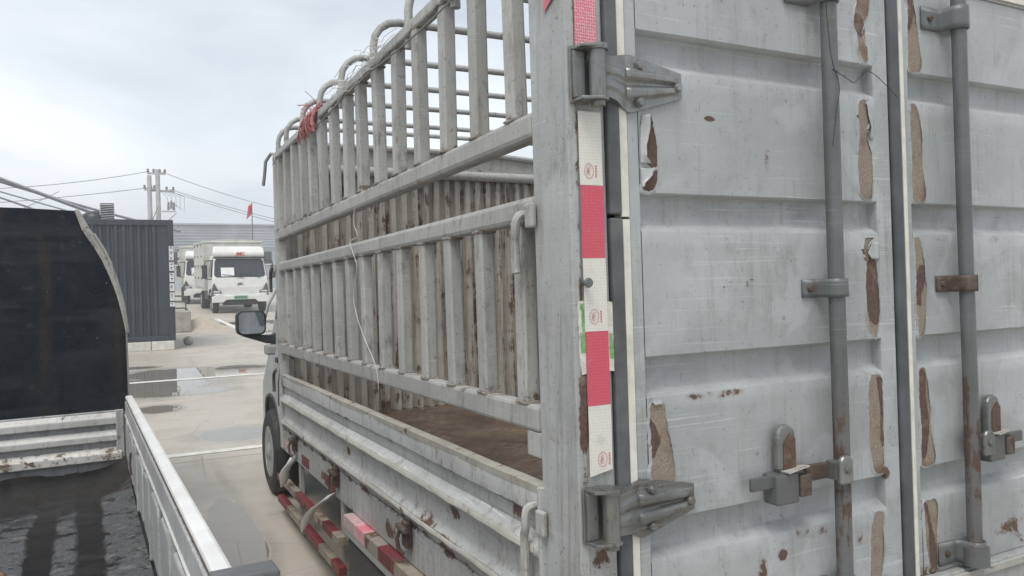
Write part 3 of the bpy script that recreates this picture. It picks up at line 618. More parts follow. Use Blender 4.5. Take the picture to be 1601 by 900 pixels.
# locking rods with guides
def rod(x, door, full):
    yc = YR - .045
    r = T(B().tube([(x - .003, yc, DZ0 + .02), (x - .002, yc - .002, 1.1), (x, yc, 1.7), (x + .002, yc - .001, DZ1 - .03)], .0225, 16), 'locking_rod', 'rod', door, smooth=True)
    0 and T(B().tube([(x - .0026, yc - .0012, .70), (x - .0024, yc - .0014, 1.0), (x - .0016, yc - .0018, 1.20)], .0229, 16), 'rusted_length', 'rodrust', r, smooth=True)
    for z in (2.30, 1.455, .60):
        hw = .026 if z == 1.455 else .036
        gd = B()
        path = [(x - (.092 if z == 1.455 else .125), YR - .006), (x - .040, YR - .006), (x - .031, YR - .03)] + [(x - .029 * math.cos(R(a)), yc - .029 * math.sin(R(a))) for a in (0, 30, 60, 90, 120, 150, 180)] + [(x + .031, YR - .03), (x + .036, YR - .006)]
        gd.grid([[(p[0], p[1], z + s) for p in path] for s in (-hw, -hw * .5, 0, hw * .5, hw)])
        g_ = T(gd, 'rod_guide', 'rodrust' if (z == 1.455 and not full) else 'rod', door, smooth=True, solid=.006)
        T(B().lathe([(.0, -.008), (.009, -.007), (.011, -.002), (.011, .004)], (x - (.066 if z == 1.455 else .09), YR - .011, z), 'y', 10), 'guide_bolt', 'rodrust', door, smooth=True)
    if 1:
        T(B().tube([(x, yc, DZ0 + .012), (x, yc, DZ0 + .07)], .040, 14), 'rod_foot_socket', 'rod', door, smooth=True)
    return r
rod(1.812, dl, True); rod(2.405, dr, False)
def lock(xh, zb, door, sgn, hx):
    """swing handle bar, keeper block and hasp plate; xh = hasp centre, hx = rod hub"""
    y = YR
    T(B().box(*sorted((hx, xh - sgn * .14)), y - .042, y - .030, zb - .024, zb + .012), 'handle_bar', 'steel', door, bevel=.004)
    T(B().box(*sorted((hx - sgn * .035, xh + sgn * .055)), y - .046, y - .0285, zb - .018, zb + .022), 'handle_sleeve', 'rodrust', door, bevel=.004)
    blk = T(B().box(xh - .062, xh + .020, y - .056, y - .001, zb - .070, zb + .012), 'keeper_block', 'steel', door, bevel=.006)
    T(B().box(xh + .0205, xh + .062, y - .062, y - .004, zb - .055, zb + .004), 'keeper_cup', 'rodrust', door, bevel=.004)
    pts = [(xh - .034, zb + .016), (xh + .034, zb + .016)] + [(xh + .034 * math.cos(R(a)), zb + .105 + .036 * math.sin(R(a))) for a in range(0, 181, 22)]
    h = T(B().prism(pts, 'y', y - .034, y - .012), 'hasp', 'hinge', door, bevel=.007)
    pts2 = [(xh - .016, zb + .02), (xh + .030, zb + .02), (xh + .030, zb + .10), (xh + .01, zb + .118), (xh - .014, zb + .09)]
    T(B().prism(pts2, 'y', y - .0362, y - .0345), 'hasp_rust', 'rust', h)
    T(B().prism([(xh - .03, -(y - .065)), (xh + .05, -(y - .05)), (xh + .062, -(y - .02)), (xh - .02, -(y - .012))], 'z', zb + .0125, zb + .0175), 'bent_tab', 'trim', door) if 0 else None
    T(B().add([(xh - .03, y - .068, zb + .018), (xh + .055, y - .06, zb + .026), (xh + .06, y - .02, zb + .02), (xh - .02, y - .012, zb + .014)], [(0, 1, 2, 3)]), 'bent_tab', 'trim', door, solid=.004)
    hub = T(B().prism([(hx - .032, zb - .035), (hx + .018, zb - .035), (hx + .018, zb + .030), (hx + .004, zb + .044), (hx - .018, zb + .044), (hx - .032, zb + .03)], 'y', y - .088, y - .071), 'rod_hub', 'hinge', door, bevel=.006)
    T(B().lathe([(.0, -.006), (.010, -.005), (.012, .004)], (hx - .007, y - .089, zb + .005), 'y', 10), 'hub_bolt', 'rod', hub, smooth=True)
    T(B().box(hx - .030, hx + .012, y - .0705, y - .030, zb - .026, zb + .026), 'hub_arm', 'steel', door, bevel=.004)
lock(1.612, .945, dl, 1, 1.79); lock(2.545, .945, dr, -1, 2.44)

# hinges on the corner post
def hinge(z, k):
    y = YR
    root = T(B().tube([(1.028, y - .040, z - .062), (1.028, y - .040, z + .062)], .021, 14), 'door_hinge', 'hinge', truck, smooth=True)
    T(B().tube([(1.028, y - .040, z + .055), (1.028, y - .040, z + .068)], .027, 14), 'hinge_cap', 'hinge', root, smooth=True)
    T(B().tube([(1.028, y - .040, z - .078), (1.028, y - .040, z - .06)], .018, 12), 'hinge_stud', 'hinge', root, smooth=True)
    T(B().box(.973, 1.006, y - .022, y - .0045, z - .058, z + .058), 'hinge_bracket', 'hinge', root, bevel=.004)
    for zp in (z - .066, z + .058): T(B().prism([(.974, y - .010), (1.052, y - .010), (1.054, y - .042), (1.046, y - .060), (1.026, y - .068), (.978, y - .050)], 'z', zp, zp + .008), 'bracket_ear', 'hinge', root, bevel=.002)
    T(B().box(.968, 1.02, y - .0115, y - .0045, z - .068, z + .068), 'weld_plate', 'hinge', root, bevel=.003)
    outline = [(1.045, -.052), (1.10, -.070), (1.145, -.075), (1.27, -.050), (1.300, -.022), (1.304, .012), (1.29, .032), (1.22, .055), (1.15, .064), (1.09, .060), (1.045, .050)]
    # strap: pressed steel with a rounded central ridge, built as a lofted grid
    rows = []
    top = [(1.040, .046), (1.068, .048), (1.134, .066), (1.145, .0665), (1.304, .034)]; bot = [(1.040, -.050), (1.090, -.056), (1.134, -.078), (1.145, -.077), (1.304, -.030)]
    def itp(L_, x):
        for (a, b), (c, d) in zip(L_, L_[1:]):
            if a <= x <= c: return b + (d - b) * (x - a) / (c - a)
        return L_[-1][1]
    for i in range(37):
        x = 1.040 + (1.304 - 1.040) * i / 36; xq = max(1.045, x); zt_, zb_ = itp(top, xq), itp(bot, xq)
        off = .040 - .028 * min(1, max(0, (x - 1.06) / .07)) if x < 1.13 else .012
        rr = [(x, y - .002, z + zt_)]
        for j in range(33):
            v = j / 32; rid = .014 * (1 / (1 + math.exp(-(.105 - abs(v - .34)) * 70)) + 1 / (1 + math.exp(-(.105 - abs(v - .68)) * 70))) * min(1, max(0, (1.298 - x) / .03)) * (1 if x > 1.134 else .4)
            rr.append((x, y - off - rid, z + zt_ + (zb_ - zt_) * v))
        rr.append((x, y - .002, z + zb_)); rows.append(rr)
    rows.append([(1.3045, y - .001, p[2]) for p in rows[-1]])
    st = T(B().grid(rows), 'hinge_strap', 'hinge', root, smooth=True)
    for bx_, bz_ in ((1.165, .040), (1.165, -.052), (1.285, -.005)):
        T(B().lathe([(.0, -.012), (.009, -.011), (.012, -.005), (.012, .006)], (bx_, y - .018, z + bz_), 'y', 12), 'hinge_bolt', 'hinge', st, smooth=True)
hinge(1.985, 0); hinge(.930, 1)

# reflective tape down the rear face of the post
def quad_strip(x0, x1, z0, z1, y, seed, cut=0):
    n = 8; r = []
    for i in range(n + 1):
        z = z0 + (z1 - z0) * i / n
        r.append([(x0 + .002 * mnoise.noise((seed, z * 8, 0)) + (x1 - x0) * j / 4, y - .0006 * mnoise.noise((z * 20, j, seed)), z + (cut * j / 4 if i == 0 else 0)) for j in range(5)])
    return B().grid(r)
TZ = [1.02, 1.190, 1.369, 1.546, 1.722, 1.901]
YT = YR - .0055
for i in range(5):
    dx = .004 * (4 - i) / 4
    T(quad_strip(.990 + dx, 1.055 + dx, TZ[i] + .0006, TZ[i + 1], YT - .001, i, .012 if i == 0 else 0), 'reflective_tape', ('twhite', 'tred')[i % 2], solid=.0012)
T(quad_strip(.988, 1.05, 2.055, 2.32, YT - .001, 9, -.008), 'reflective_tape', 'tpink', solid=.0012)
T(B().add([(XL - .005, 1.60, 2.20), (XL - .005, 1.67, 2.165), (XL - .005, 1.67, 2.36), (XL - .005, 1.60, 2.36)], [(0, 1, 2, 3)]), 'reflective_tape', 'tred')
for (cx, cz) in ((1.016, 1.757), (1.018, 1.405), (1.030, 1.060)):   # round certification mark: oval ring and three nested letters C
    e = [(cx + .0125 * math.cos(R(a)), YT - .0026, cz + .018 * math.sin(R(a))) for a in range(0, 361, 20)]
    mk = T(B().tube(e, .0005, 4), 'printed_mark', 'ink')
    for d in (-.005, 0, .005):
        T(B().tube([(cx + d * .2 + .0055 * math.cos(R(a)) * .9, YT - .0026, cz + d + .0055 * math.sin(R(a)) * .9) for a in range(55, 306, 25)], .0005, 4), 'printed_letter', 'ink', mk)
    for j in range(5):
        T(B().box(cx + .018, cx + .022, YT - .0028, YT - .0022, cz - .014 + j * .006, cz - .0105 + j * .006), 'printed_letter', 'ink', mk)
# torn green sticker under the tape
T(B().add([(x, YR - .0048, z) for x, z in rough_outline([(.974, 1.442), (1.0, 1.443), (1.075, 1.440), (1.08, 1.27), (1.0, 1.272), (.978, 1.268)], .012, .002, 5)], [tuple(range(len(rough_outline([(.974, 1.442), (1.0, 1.443), (1.075, 1.440), (1.08, 1.27), (1.0, 1.272), (.978, 1.268)], .012, .002, 5))))]), 'paper_sticker', 'paper')
for pts in ([(.982, 1.435), (1.0, 1.438), (1.0, 1.375), (.986, 1.37)], [(.98, 1.365), (1.0, 1.368), (1.0, 1.315), (.98, 1.32)], [(1.062, 1.36), (1.073, 1.36), (1.075, 1.30), (1.063, 1.30)]):
    ol = rough_outline(pts, .008, .0025, 8); T(B().add([(x, YR - .0054, z) for x, z in ol], [tuple(range(len(ol)))]), 'green_print', 'green')
T(B().lathe([(.0, -.030), (.010, -.029), (.0125, -.024), (.010, -.018), (.006, -.015), (.006, .0)], (.992, YR - .004, 1.487), 'y', 12), 'post_bolt', 'rod', smooth=True)
for pts in ([(.972, 1.26), (.99, 1.265), (.992, 1.2), (.988, 1.10), (.976, 1.08), (.972, 1.16)],):
    ol = rough_outline(pts, .008, .003, 3); T(B().add([(x, YR - .0046, z) for x, z in ol], [tuple(range(len(ol)))]), 'bare_rust_patch', 'rust')

# ---- underrun side guard, box and tape
for k, (z, zc) in enumerate(((.243, 0), (.092, 1))):
    rail = T(B().box(XL - .022, XL + .016, 3.86, 5.53, z - .020, z + .020), 'side_guard_rail', 'blacksteel', bevel=.004)
    ys = [5.532, 5.30, 4.92, 4.50, 4.20, 3.98, 3.858] if k == 0 else [5.532, 5.20, 4.78, 4.30, 4.02, 3.858]
    for i in range(len(ys) - 1):
        T(B().box(XL - .024, XL + .018, ys[i + 1] + .001, ys[i], z - .0222, z + .0222), 'guard_tape', ('tredold', 'twhiteold')[i % 2], rail, bevel=.003)
for y in (5.0, 3.95): T(B().box(XL + .024, XL + .05, y - .025, y + .025, -.02, .43), 'guard_post', 'trim', bevel=.003)
T(B().box(XL - .028, XL + .5, 2.55, 3.66, -.02, .330), 'battery_box', 'black', bevel=.02)
sk = T(B().box(XL - .032, XL + .03, 2.3, 3.69, .332, .424), 'sill_skirt', 'post', bevel=.004)
yy = [3.692, 3.5, 3.34, 3.14, 2.93, 2.72, 2.51, 2.30]
for i in range(7):
    T(B().box(XL - .0345, XL + .032, yy[i + 1] + .001, yy[i], .368, .4265), 'skirt_tape', ('tpale', 'tpink', 'twhiteold', 'tredold', 'twhiteold', 'tredold', 'twhiteold')[i], sk, bevel=.002)
for i, (a, b_) in enumerate(((5.42, 5.10), (4.85, 4.65), (4.25, 4.02))):
    T(B().box(XL + .009, XL + .0118, b_, a, .45, .51), 'sill_tape', ('tpale', 'tredold', 'tredold')[i])
def ribbon(pts, w, name, mat):
    r = [[(p[0] - w * .42 * q_, p[1], p[2] - w * .10 * q_), (p[0] - .004, p[1] - .012, p[2] + .003), (p[0] + w * .42 * q_, p[1], p[2] + w * .12 * q_)] for p, q_ in zip(pts, (.9, 1, 1, 1.05, .95, .7, .1))]
    T(B().grid(r), name, mat, smooth=True, solid=.002)
ribbon([(XL + .0, 5.02, .47), (XL - .02, 5.03, .43), (XL - .045, 5.06, .39), (XL - .055, 5.09, .35), (XL - .05, 5.11, .31), (XL - .055, 5.13, .28), (XL - .065, 5.15, .25)], .075, 'peeling_tape', 'white')
ribbon([(XL - .0, 4.02, .45), (XL - .03, 4.04, .42), (XL - .06, 4.09, .385), (XL - .085, 4.15, .34), (XL - .10, 4.21, .29), (XL - .11, 4.25, .24), (XL - .115, 4.28, .20)], .075, 'peeling_tape', 'white')

# ---- wheels
def wheel(c, r, w, parent, out=-1):
    t = B().lathe([(r * .58, -w / 2), (r * .80, -w / 2 - .012), (r * .95, -w / 2 + .004), (r, -w / 2 + .03), (r, w / 2 - .03), (r * .95, w / 2 - .004), (r * .8, w / 2 + .012), (r * .58, w / 2)], c, 'x', 40).build('wheel', 'tyre', parent, smooth=True)
    s = out
    B().lathe([(r * .60, s * (w / 2 + .002)), (r * .55, s * (w / 2 + .004)), (r * .48, s * (w / 2 - .055)), (r * .30, s * (w / 2 - .06)), (r * .27, s * (w / 2 - .01)), (r * .16, s * (w / 2 + .015)), (.0, s * (w / 2 + .018))], c, 'x', 32).build('rim', 'rim', t, smooth=True)
    for a in range(0, 360, 60):
        B().tube([(c[0] + s * (w / 2 - .062), c[1] + r * .38 * math.cos(R(a)), c[2] + r * .38 * math.sin(R(a))), (c[0] + s * (w / 2 - .03), c[1] + r * .38 * math.cos(R(a)), c[2] + r * .38 * math.sin(R(a)))], .014, 6).build('wheel_nut', 'blacksteel', t)
    return t
wheel((1.068, 6.05, .322), .316, .18, truck, -1); wheel((3.176, 6.05, .322), .316, .18, truck, 1)
for x in (1.14, 1.38, 2.86, 3.10): wheel((x, 2.55, .178), .316, .18, truck, -1 if x < 2 else 1)
# ---- cab ahead of the bed
def ytop(y): return None
cabp = [(5.60, .60), (5.59, 1.0), (5.60, 1.55), (5.68, 2.02), (5.85, 2.08), (6.55, 2.06), (6.75, 1.98), (7.10, 1.32), (7.16, 1.22), (7.22, .72), (7.20, .36), (6.75, .34), (6.50, .36)] + [(6.05 + .415 * math.cos(R(a)), .33 + .415 * math.sin(R(a))) for a in range(8, 173, 12)]
def cabx(y, z):   # tumblehome and slight taper toward the nose
    t = max(0, min(1, (z - 1.05) / .9)); s = max(0, min(1, (y - 6.25) / .9)); q_ = max(0, min(1, (1.22 - z) / .35))
    return 1.085 - .085 * q_ + .10 * t + .12 * s
n = len(cabp); b = B()
b.add([(cabx(*p), p[0], p[1]) for p in cabp] + [(4.244 - cabx(*p), p[0], p[1]) for p in cabp], [tuple(range(n)), tuple(range(2 * n - 1, n - 1, -1))] + [(i, i + n, (i + 1) % n + n, (i + 1) % n) for i in range(n)])
cabo = T(b, 'cab', 'door', bevel=.012)
for sx in (0, 1):
    def mx(v): return v if sx == 0 else 4.244 - v
    ps = [(5.82, 1.28), (5.84, 1.88), (6.45, 1.88), (6.85, 1.30)]
    b = B().add([(mx(cabx(*p) - .004), p[0], p[1]) for p in ps], [(0, 1, 2, 3)]); T(b, 'side_window', 'glass', cabo, solid=.004)
    arcp = [(6.05 + .418 * math.cos(R(a)), .33 + .418 * math.sin(R(a))) for a in range(5, 176, 10)]
    T(B().tube([(mx(cabx(*p) + .004), p[0], p[1]) for p in arcp], .014, 8), 'wheel_arch_lip', 'black', cabo, smooth=True)
    T(B().tube([(mx(1.0), 5.72, .70), (mx(1.0), 5.72, .88), (mx(1.085), 5.72, 1.25)], .004, 6), 'door_gap', 'black', cabo)
    T(B().box(*sorted((mx(1.01), mx(1.05))), 5.80, 5.90, 1.00, 1.04), 'door_handle', 'black', cabo, bevel=.01)
    # mirror: housing, glass, two arms
    hx0, hx1, hz0, hz1, hy = .825, 1.055, 1.185, 1.385, 6.5
    def rr_(x0, x1, z0, z1, r):
        o_ = []
        for (cx, cz, a0) in ((x1 - r, z1 - r, 0), (x0 + r, z1 - r, 90), (x0 + r, z0 + r, 180), (x1 - r, z0 + r, 270)):
            for a in range(0, 91, 18): o_.append((mx(cx + r * math.cos(R(a0 + a))), cz + r * math.sin(R(a0 + a))))
        return o_
    mh = T(B().prism(rr_(hx0, hx1, hz0, hz1, .05), 'y', hy, hy + .09), 'mirror_housing', 'black', cabo, bevel=.012)
    gp = rr_(hx0 + .014, hx1 - .014, hz0 + .014, hz1 - .014, .04); cxm = mx((hx0 + hx1) / 2); czm = (hz0 + hz1) / 2
    gv = [(x, hy - .016 + (.10 if sx == 0 else -.10) * (cxm - x) * -1 + .06 * (z - czm), z) for x, z in gp]; ng = len(gp)
    T(B().add(gv + [(x, hy + .01, z) for x, z in gp], [tuple(range(ng)), tuple(range(2 * ng - 1, ng - 1, -1))] + [(i, i + ng, (i + 1) % ng + ng, (i + 1) % ng) for i in range(ng)]), 'mirror_glass', 'mirror', mh)
    T(B().prism([(mx(p[0]), p[1]) for p in ((.86, 1.183), (1.10, 1.183), (1.13, 1.20), (1.13, 1.10), (1.05, 1.115))], 'y', hy + .01, hy + .08), 'mirror_foot', 'black', mh, bevel=.01)
    T(B().tube([(mx(1.04), hy + .05, 1.25), (mx(1.08), hy + .05, 1.42), (mx(1.16), hy + .1, 1.55)], .010, 6), 'mirror_arm', 'post', mh, smooth=True)
    T(B().box(*sorted((mx(1.04), mx(1.15))), 6.46, 6.56, 1.02, 1.10), 'mirror_bracket', 'post', mh, bevel=.015)
ws = [(1.36, 6.785, 1.93), (2.884, 6.785, 1.93), (2.93, 7.095, 1.345), (1.314, 7.095, 1.345)]
T(B().add([(x, y + .006, z + .004) for x, y, z in ws], [(0, 1, 2, 3)]), 'windscreen', 'glass', cabo, solid=.003)
for x in (1.42, 2.82): T(B().box(x - .12, x + .12, 7.215, 7.235, .62, .82), 'headlight', 'lamp', cabo, bevel=.008)
OFF = Vector((0, 0, 0))

# ---- things tied to the cage (world frame through the truck's placement)
def tw(p): return tuple(RT @ (Vector(p) - c_t) + Vector((0, 0, CAM_H)))
def strands(n, f, r, seed):
    b = B(); rr = random.Random(seed)
    for i in range(n): b.tube([tw(p) for p in spl(f(rr, i), 4)], r, 5)
    return b
def ropef(rr, i):
    y = 4.30 + rr.uniform(-.16, .15); x = XL - .008 - rr.uniform(0, .02); h = rr.uniform(-.03, .02); drop = rr.uniform(.04, .11)
    yo = rr.uniform(-.05, .16)
    return [(XL + .06, y + .02, 2.44), (XL + .055, y + .02, 2.49 + h), (XL + .02, y, 2.505 + h), (x, y, 2.47), (x - .01, y + .5 * yo, 2.42), (x - .004, y + yo, 2.47 - drop)]
def wispf(rr, i):
    y = 4.18 + rr.uniform(-.05, .1); return [(XL, y, 2.47), (XL - .03 + rr.uniform(-.02, .03), y + rr.uniform(-.05, .1), 2.50 + rr.uniform(0, .03)), (XL - .05 + rr.uniform(-.04, .05), y + rr.uniform(-.1, .15), 2.51 + rr.uniform(-.01, .05))]
rb = strands(56, ropef, .0042, 4); rb2 = strands(9, wispf, .0016, 5); rb.add(rb2.v, rb2.f)
tag(rb.build('red_rope', 'rope', smooth=True), 'bundle of faded red rope tied over the cage top rail', 'rope')
def twf(rr, i):
    y = 3.15 + rr.uniform(-.4, .4); out = []; p = [XL - .012, y, 2.43 + rr.uniform(0, .05)]
    dy = rr.uniform(.02, .09)
    for s in range(6):
        out.append(tuple(p)); p = [p[0] - .004 + rr.uniform(-.012, .010), p[1] + dy + rr.uniform(-.05, .04), p[2] + rr.uniform(-.018, .022)]
    return out
tag(strands(30, twf, .0013, 9).build('frayed_twine', 'twine'), 'wisps of frayed white twine blowing off the cage top rail', 'twine')
tag(B().tube([tw(p) for p in spl(((XL - .012, 3.42, 1.87), (XL - .014, 3.43, 1.80), (XL - .016, 3.37, 1.74), (XL - .014, 3.50, 1.725), (XL - .016, 3.44, 1.66), (XL - .02, 3.38, 1.60), (XL - .02, 3.45, 1.48), (XL - .02, 3.40, 1.38), (XL - .02, 3.28, 1.28), (XL - .018, 3.17, 1.20), (XL - .012, 3.14, 1.14), (XL - .01, 3.14, 1.08)))], .0013, 5).build('white_string', 'twine', smooth=True), 'thin white string hanging down across the lower cage slats', 'string')
tag(B().tube([tw(p) for p in spl(((1.80, YR - .066, 2.07), (1.86, YR - .075, 2.04), (1.95, YR - .02, 2.06), (2.02, YR - .012, 2.10), (2.09, YR - .02, 2.06), (2.14, YR - .018, 2.03)))], .0012, 5).build('loose_wire', 'black', smooth=True), 'thin dark loose wire curling beside the left locking rod', 'wire')
tag(B().tube([tw(p) for p in spl(((1.785, YR - .07, 2.40), (1.775, YR - .072, 2.25), (1.79, YR - .072, 2.10), (1.815, YR - .074, 2.02), (1.80, YR - .074, 1.95), (1.785, YR - .070, 1.85)))], .0011, 5).build('loose_wire', 'black', smooth=True), 'thin dark wire hanging down along the left locking rod', 'wire')

# ================================================================ SMALL FLATBED AT LEFT (own frame)
PX = Vector((0.99939742, 0.03471006, 0)); PY = Vector((-0.03465715, 0.99787387, -0.05519628)); PZ = Vector((-0.00191587, 0.05516302, 0.99847552))
PR = Matrix((PX, PY, PZ)).transposed()
PB = Vector((-.62, 3.6, -1.52))
flat = empty('flatbed_truck', 'small flatbed truck with black cab back and wet black bed mat', 'truck')
flat.matrix_world = Matrix.Translation(PR @ PB + Vector((0, 0, CAM_H))) @ PR.to_4x4()
OFF = PB
def F(b, name, mat, parent=flat, **k): return b.build(name, mat, parent, **k)
XC = -.62; FD = 5.57; RX = .248; ZT = -.52; ZF = -.975
# cab
half = [(-.036 - XC, .680), (.039 - XC - .02, .56), (.039 - XC, .527), (.085 - XC, .452), (.127 - XC, .364), (.163 - XC, .255), (.195 - XC, .136), (.218 - XC, .01), (.232 - XC, -.114), (.236 - XC, -.445), (.236 - XC, -.62)]
prof = [(XC - a, z) for a, z in half[::-1]] + [(XC - .3, .693), (XC, .695), (XC + .3, .69)] + [(XC + a, z) for a, z in half]
cab2 = F(B().prism(prof, 'y', FD + .055, FD + 1.35), 'cab', 'bedwhite', bevel=.01)
F(B().prism([(XC + (x - XC) * .985, z - .004 if z > 0 else z) for x, z in prof], 'y', FD + .03, FD + .054), 'cab_back_panel', 'panel', cab2, bevel=.004)
F(B().prism([(XC - .83, -1.1), (XC + .83, -1.1), (XC + .83, -.625), (XC - .83, -.625)], 'y', FD + .06, FD + 1.75), 'cab_lower_body', 'bedwhite', cab2, bevel=.02)
# grey edge trim running down the right rim of the panel
def trimpath(sg):
    pts = [(XC + sg * (a + w), z) for (a, z), w in zip(half[:9], (.0, .002, .004, .004, .004, .003, .002, 0, -.003))]
    wd = (.012, .03, .034, .036, .033, .026, .02, .014, .005); rows = []
    for (p, w) in zip(pts, wd):
        rows.append([(p[0] - sg * w, FD + .022, p[1] - w * .2), (p[0] - sg * w * .5, FD + .012, p[1]), (p[0] + sg * .006, FD + .020, p[1]), (p[0] + sg * .012, FD + .07, p[1])])
    return B().grid(rows)
F(trimpath(1), 'edge_trim', 'trim', cab2, solid=.006); F(trimpath(-1), 'edge_trim', 'trim', cab2, solid=.006)
F(B().tube([(.055, FD + .01, .53), (.11, FD + .005, .43), (.148, FD + .005, .34), (.16, FD + .005, .25), (.185, FD + .01, .15)], .007, 6), 'trim_cord', 'trim', cab2, smooth=True)
# front board of the bed: three pressed bands
fb = F(B().box(-1.50, RX - .062, FD - .0, FD + .028, ZF - .03, -.605), 'front_board', 'bedgrey', bevel=.004)
for z0, z1, d in ((-.69, -.635, .026), (-.795, -.745, .030), (-.915, -.855, .046)):
    pr_ = [(FD - .0005, z0 - .004), (FD - d, z0), (FD - d, z1 - .012), (FD - d * .6, z1), (FD - .0005, z1 + .022)]
    F(B().prism(pr_, 'x', -1.49, RX - .07), 'pressed_band', 'bedwhite' if z0 > -.8 else 'bedchip', fb, bevel=.006)
F(B().box(RX - .1, RX - .055, FD - .03, FD - .0005, ZF, -.60), 'corner_stake', 'bedgrey', bevel=.004)
# right side board: plate, cap, stamped arches
BY0, BY1 = 1.66, FD + .02
sb = F(B().box(RX - .030, RX - .004, BY0, BY1, ZF - .02, ZT - .032), 'side_board', 'bedgrey', bevel=.003)
F(B().box(RX - .042, RX + .002, BY0 - .004, BY1 + .004, ZT - .030, ZT), 'board_cap', 'capwhite', sb, bevel=.010)
ce = []
for i in range(241):
    y = BY0 + (BY1 - BY0) * i / 240; w0 = .003 + .010 * max(0, mnoise.noise((y * 22, 3, 1)) + .25) + .006 * max(0, mnoise.noise((y * 70, 8, 1)))
    ce.append([(RX - .0435, y, ZT - .012 - w0), (RX - .0435, y, ZT - .008)])
F(B().grid(ce), 'chipped_edge', 'chip', sb)
F(B().box(RX - .045, RX - .0305, BY0, BY1, ZT - .125, ZT - .033), 'upper_band', 'bedgrey', sb, bevel=.005)
F(B().tube([(RX - .046, BY0, ZT - .115)] + [(RX - .046 + .001 * math.sin(i * 7), BY0 + (BY1 - BY0) * i / 12, ZT - .117 + .002 * math.sin(i * 3)) for i in range(1, 13)], .006, 6), 'band_edge', 'bedwhite', sb, smooth=True)
w_ = (BY1 - BY0) / 9
for i in range(9):
    ya, yb = BY0 + w_ * i + .055, BY0 + w_ * (i + 1) - .055; zt_ = ZT - .165; zb_ = ZF + .03; r_ = .055
    pts = [(ya, zb_), (yb, zb_)] + [(yb - r_ + r_ * math.cos(R(a)), zt_ - r_ + r_ * math.sin(R(a))) for a in range(0, 91, 18)] + [(ya + r_ - r_ * math.sin(R(a)), zt_ - r_ + r_ * math.cos(R(a))) for a in range(0, 91, 18)]
    F(B().prism(pts, 'x', RX - .047, RX - .0305), 'stamped_arch', 'bedgrey', sb, bevel=.008)
    if i % 2 == 0: F(B().box(RX - .052, RX - .0305, ya - .075, ya - .035, ZF + .0, ZT - .125), 'board_stiffener', 'bedgrey', sb, bevel=.005)
    if i in (6,):
        h = F(B().tube([(RX - .058, yb - .02, -.74), (RX - .064, yb - .015, -.80), (RX - .058, yb - .02, -.86)], .006, 6), 'tie_hook', 'rodrust', sb, smooth=True)
# far-left board and tail end
lb = F(B().box(-1.49, -1.464, BY0, BY1, ZF - .02, ZT), 'side_board', 'bedgrey', bevel=.003)
F(B().box(-1.494, -1.446, BY0 - .004, BY1 + .004, ZT + .001, ZT + .034), 'board_cap', 'bedwhite', lb, bevel=.010)
F(B().box(RX - .05, RX + .075, BY0 - .09, BY0 - .012, ZF - .15, ZT + .006), 'tail_post', 'steel', bevel=.004)
F(B().box(-1.5, RX - .055, BY0 - .05, BY0 - .02, ZF - .15, ZF + .06), 'tail_board', 'bedgrey', bevel=.004)
# bed floor and ribbed rubber mat
F(B().box(-1.46, RX - .032, BY0 - .018, FD - .002, ZF - .06, ZF - .022), 'bed_floor', 'blacksteel')
rows = []
nxm, nym = 130, 60
for j in range(nym + 1):
    y = BY0 + (FD - .05 - BY0) * j / nym; r_ = []
    for i in range(nxm + 1):
        x = -1.455 + (RX - .052 + 1.455) * i / nxm
        wv = .002 * mnoise.noise((x * 2, y * .9, 2))
        e = max(0, (x - (RX - .26)) / .21); lift = .07 * e * e * max(0, min(1, (y - 4.3) / 1.0)) + .012 * e
        lift += .05 * max(0, (y - (FD - .35)) / .3) ** 2 * (.4 + .6 * mnoise.noise((x * 4, 3, 8)))
        rib = .006 if (-.47 < x < -.25 or -.145 < x < -.065 or -.8 < x < -.6 or -1.2 < x < -.95) else 0
        r_.append((x, y, ZF - .008 + wv + lift + rib))
    rows.append(r_)
mt = F(B().grid(rows), 'rubber_mat', 'mat', smooth=True)
for x in (-1.25, .01):
    for y in (2.2, 6.3): wheel((x, y, -1.52 + .275 + (.055 * (3.6 - y) * -1) * -0), .29, .17, flat, 1 if x > XC else -1)
for x in (-.95, -.3): F(B().box(x - .035, x + .035, BY0, FD + 1.6, ZF - .2, ZF - .065), 'chassis_rail', 'blacksteel')
OFF = Vector((0, 0, 0))

def fw(p): return tuple(PR @ Vector(p) + Vector((0, 0, CAM_H)))
lf = [[fw((-.345 + .05 * u + .012 * math.sin(v * 3), 3.36 + .16 * v, ZF + .014 + .014 * math.sin(u * 2.4 + v) + .01 * (v - .5) ** 2)) for u in (-1, -.5, 0, .5, 1)] for v in (0, .2, .45, .7, .9, 1)]
M['leaf'] = plain('dry_leaf', (.24, .15, .09), .8, 0, .3, 30)
tag(B().grid(lf).build('dry_leaf', 'leaf', smooth=True, solid=.002), 'curled brown dry leaf lying on the black bed mat', 'leaf')

# ================================================================ BACKGROUND
# container cabin
cy = 17.48
cont = empty('container_cabin', 'dark blue-grey corrugated steel container cabin on white blocks', 'container'); cont.location = (-2, cy, 0)
OFF = Vector((-2, cy, 0))
x0, x1, z0, z1, cyb = -5.1, 1.02, .19, 2.70, cy + 2.4
def corr(xa, xb, y, dirn):
    pts = []; x = xa
    while x < xb - .14:
        pts += [(x, 0), (x + .06, 0), (x + .078, .03), (x + .122, .03)]; x += .14
    pts.append((xb, 0))
    return pts
r0 = [[(p[0], cy + .02 + p[1], z) for p in corr(x0 + .12, x1 - .12, cy, 1)] for z in (z0 + .1, z1 - .12)]
B().grid(r0).build('corrugated_wall', 'cont', cont)
r0 = [[(x1 - .02 - p[1], p[0], z) for p in corr(cy + .12, cyb - .12, 0, 1)] for z in (z0 + .1, z1 - .12)]
B().grid(r0).build('corrugated_wall', 'cont', cont)
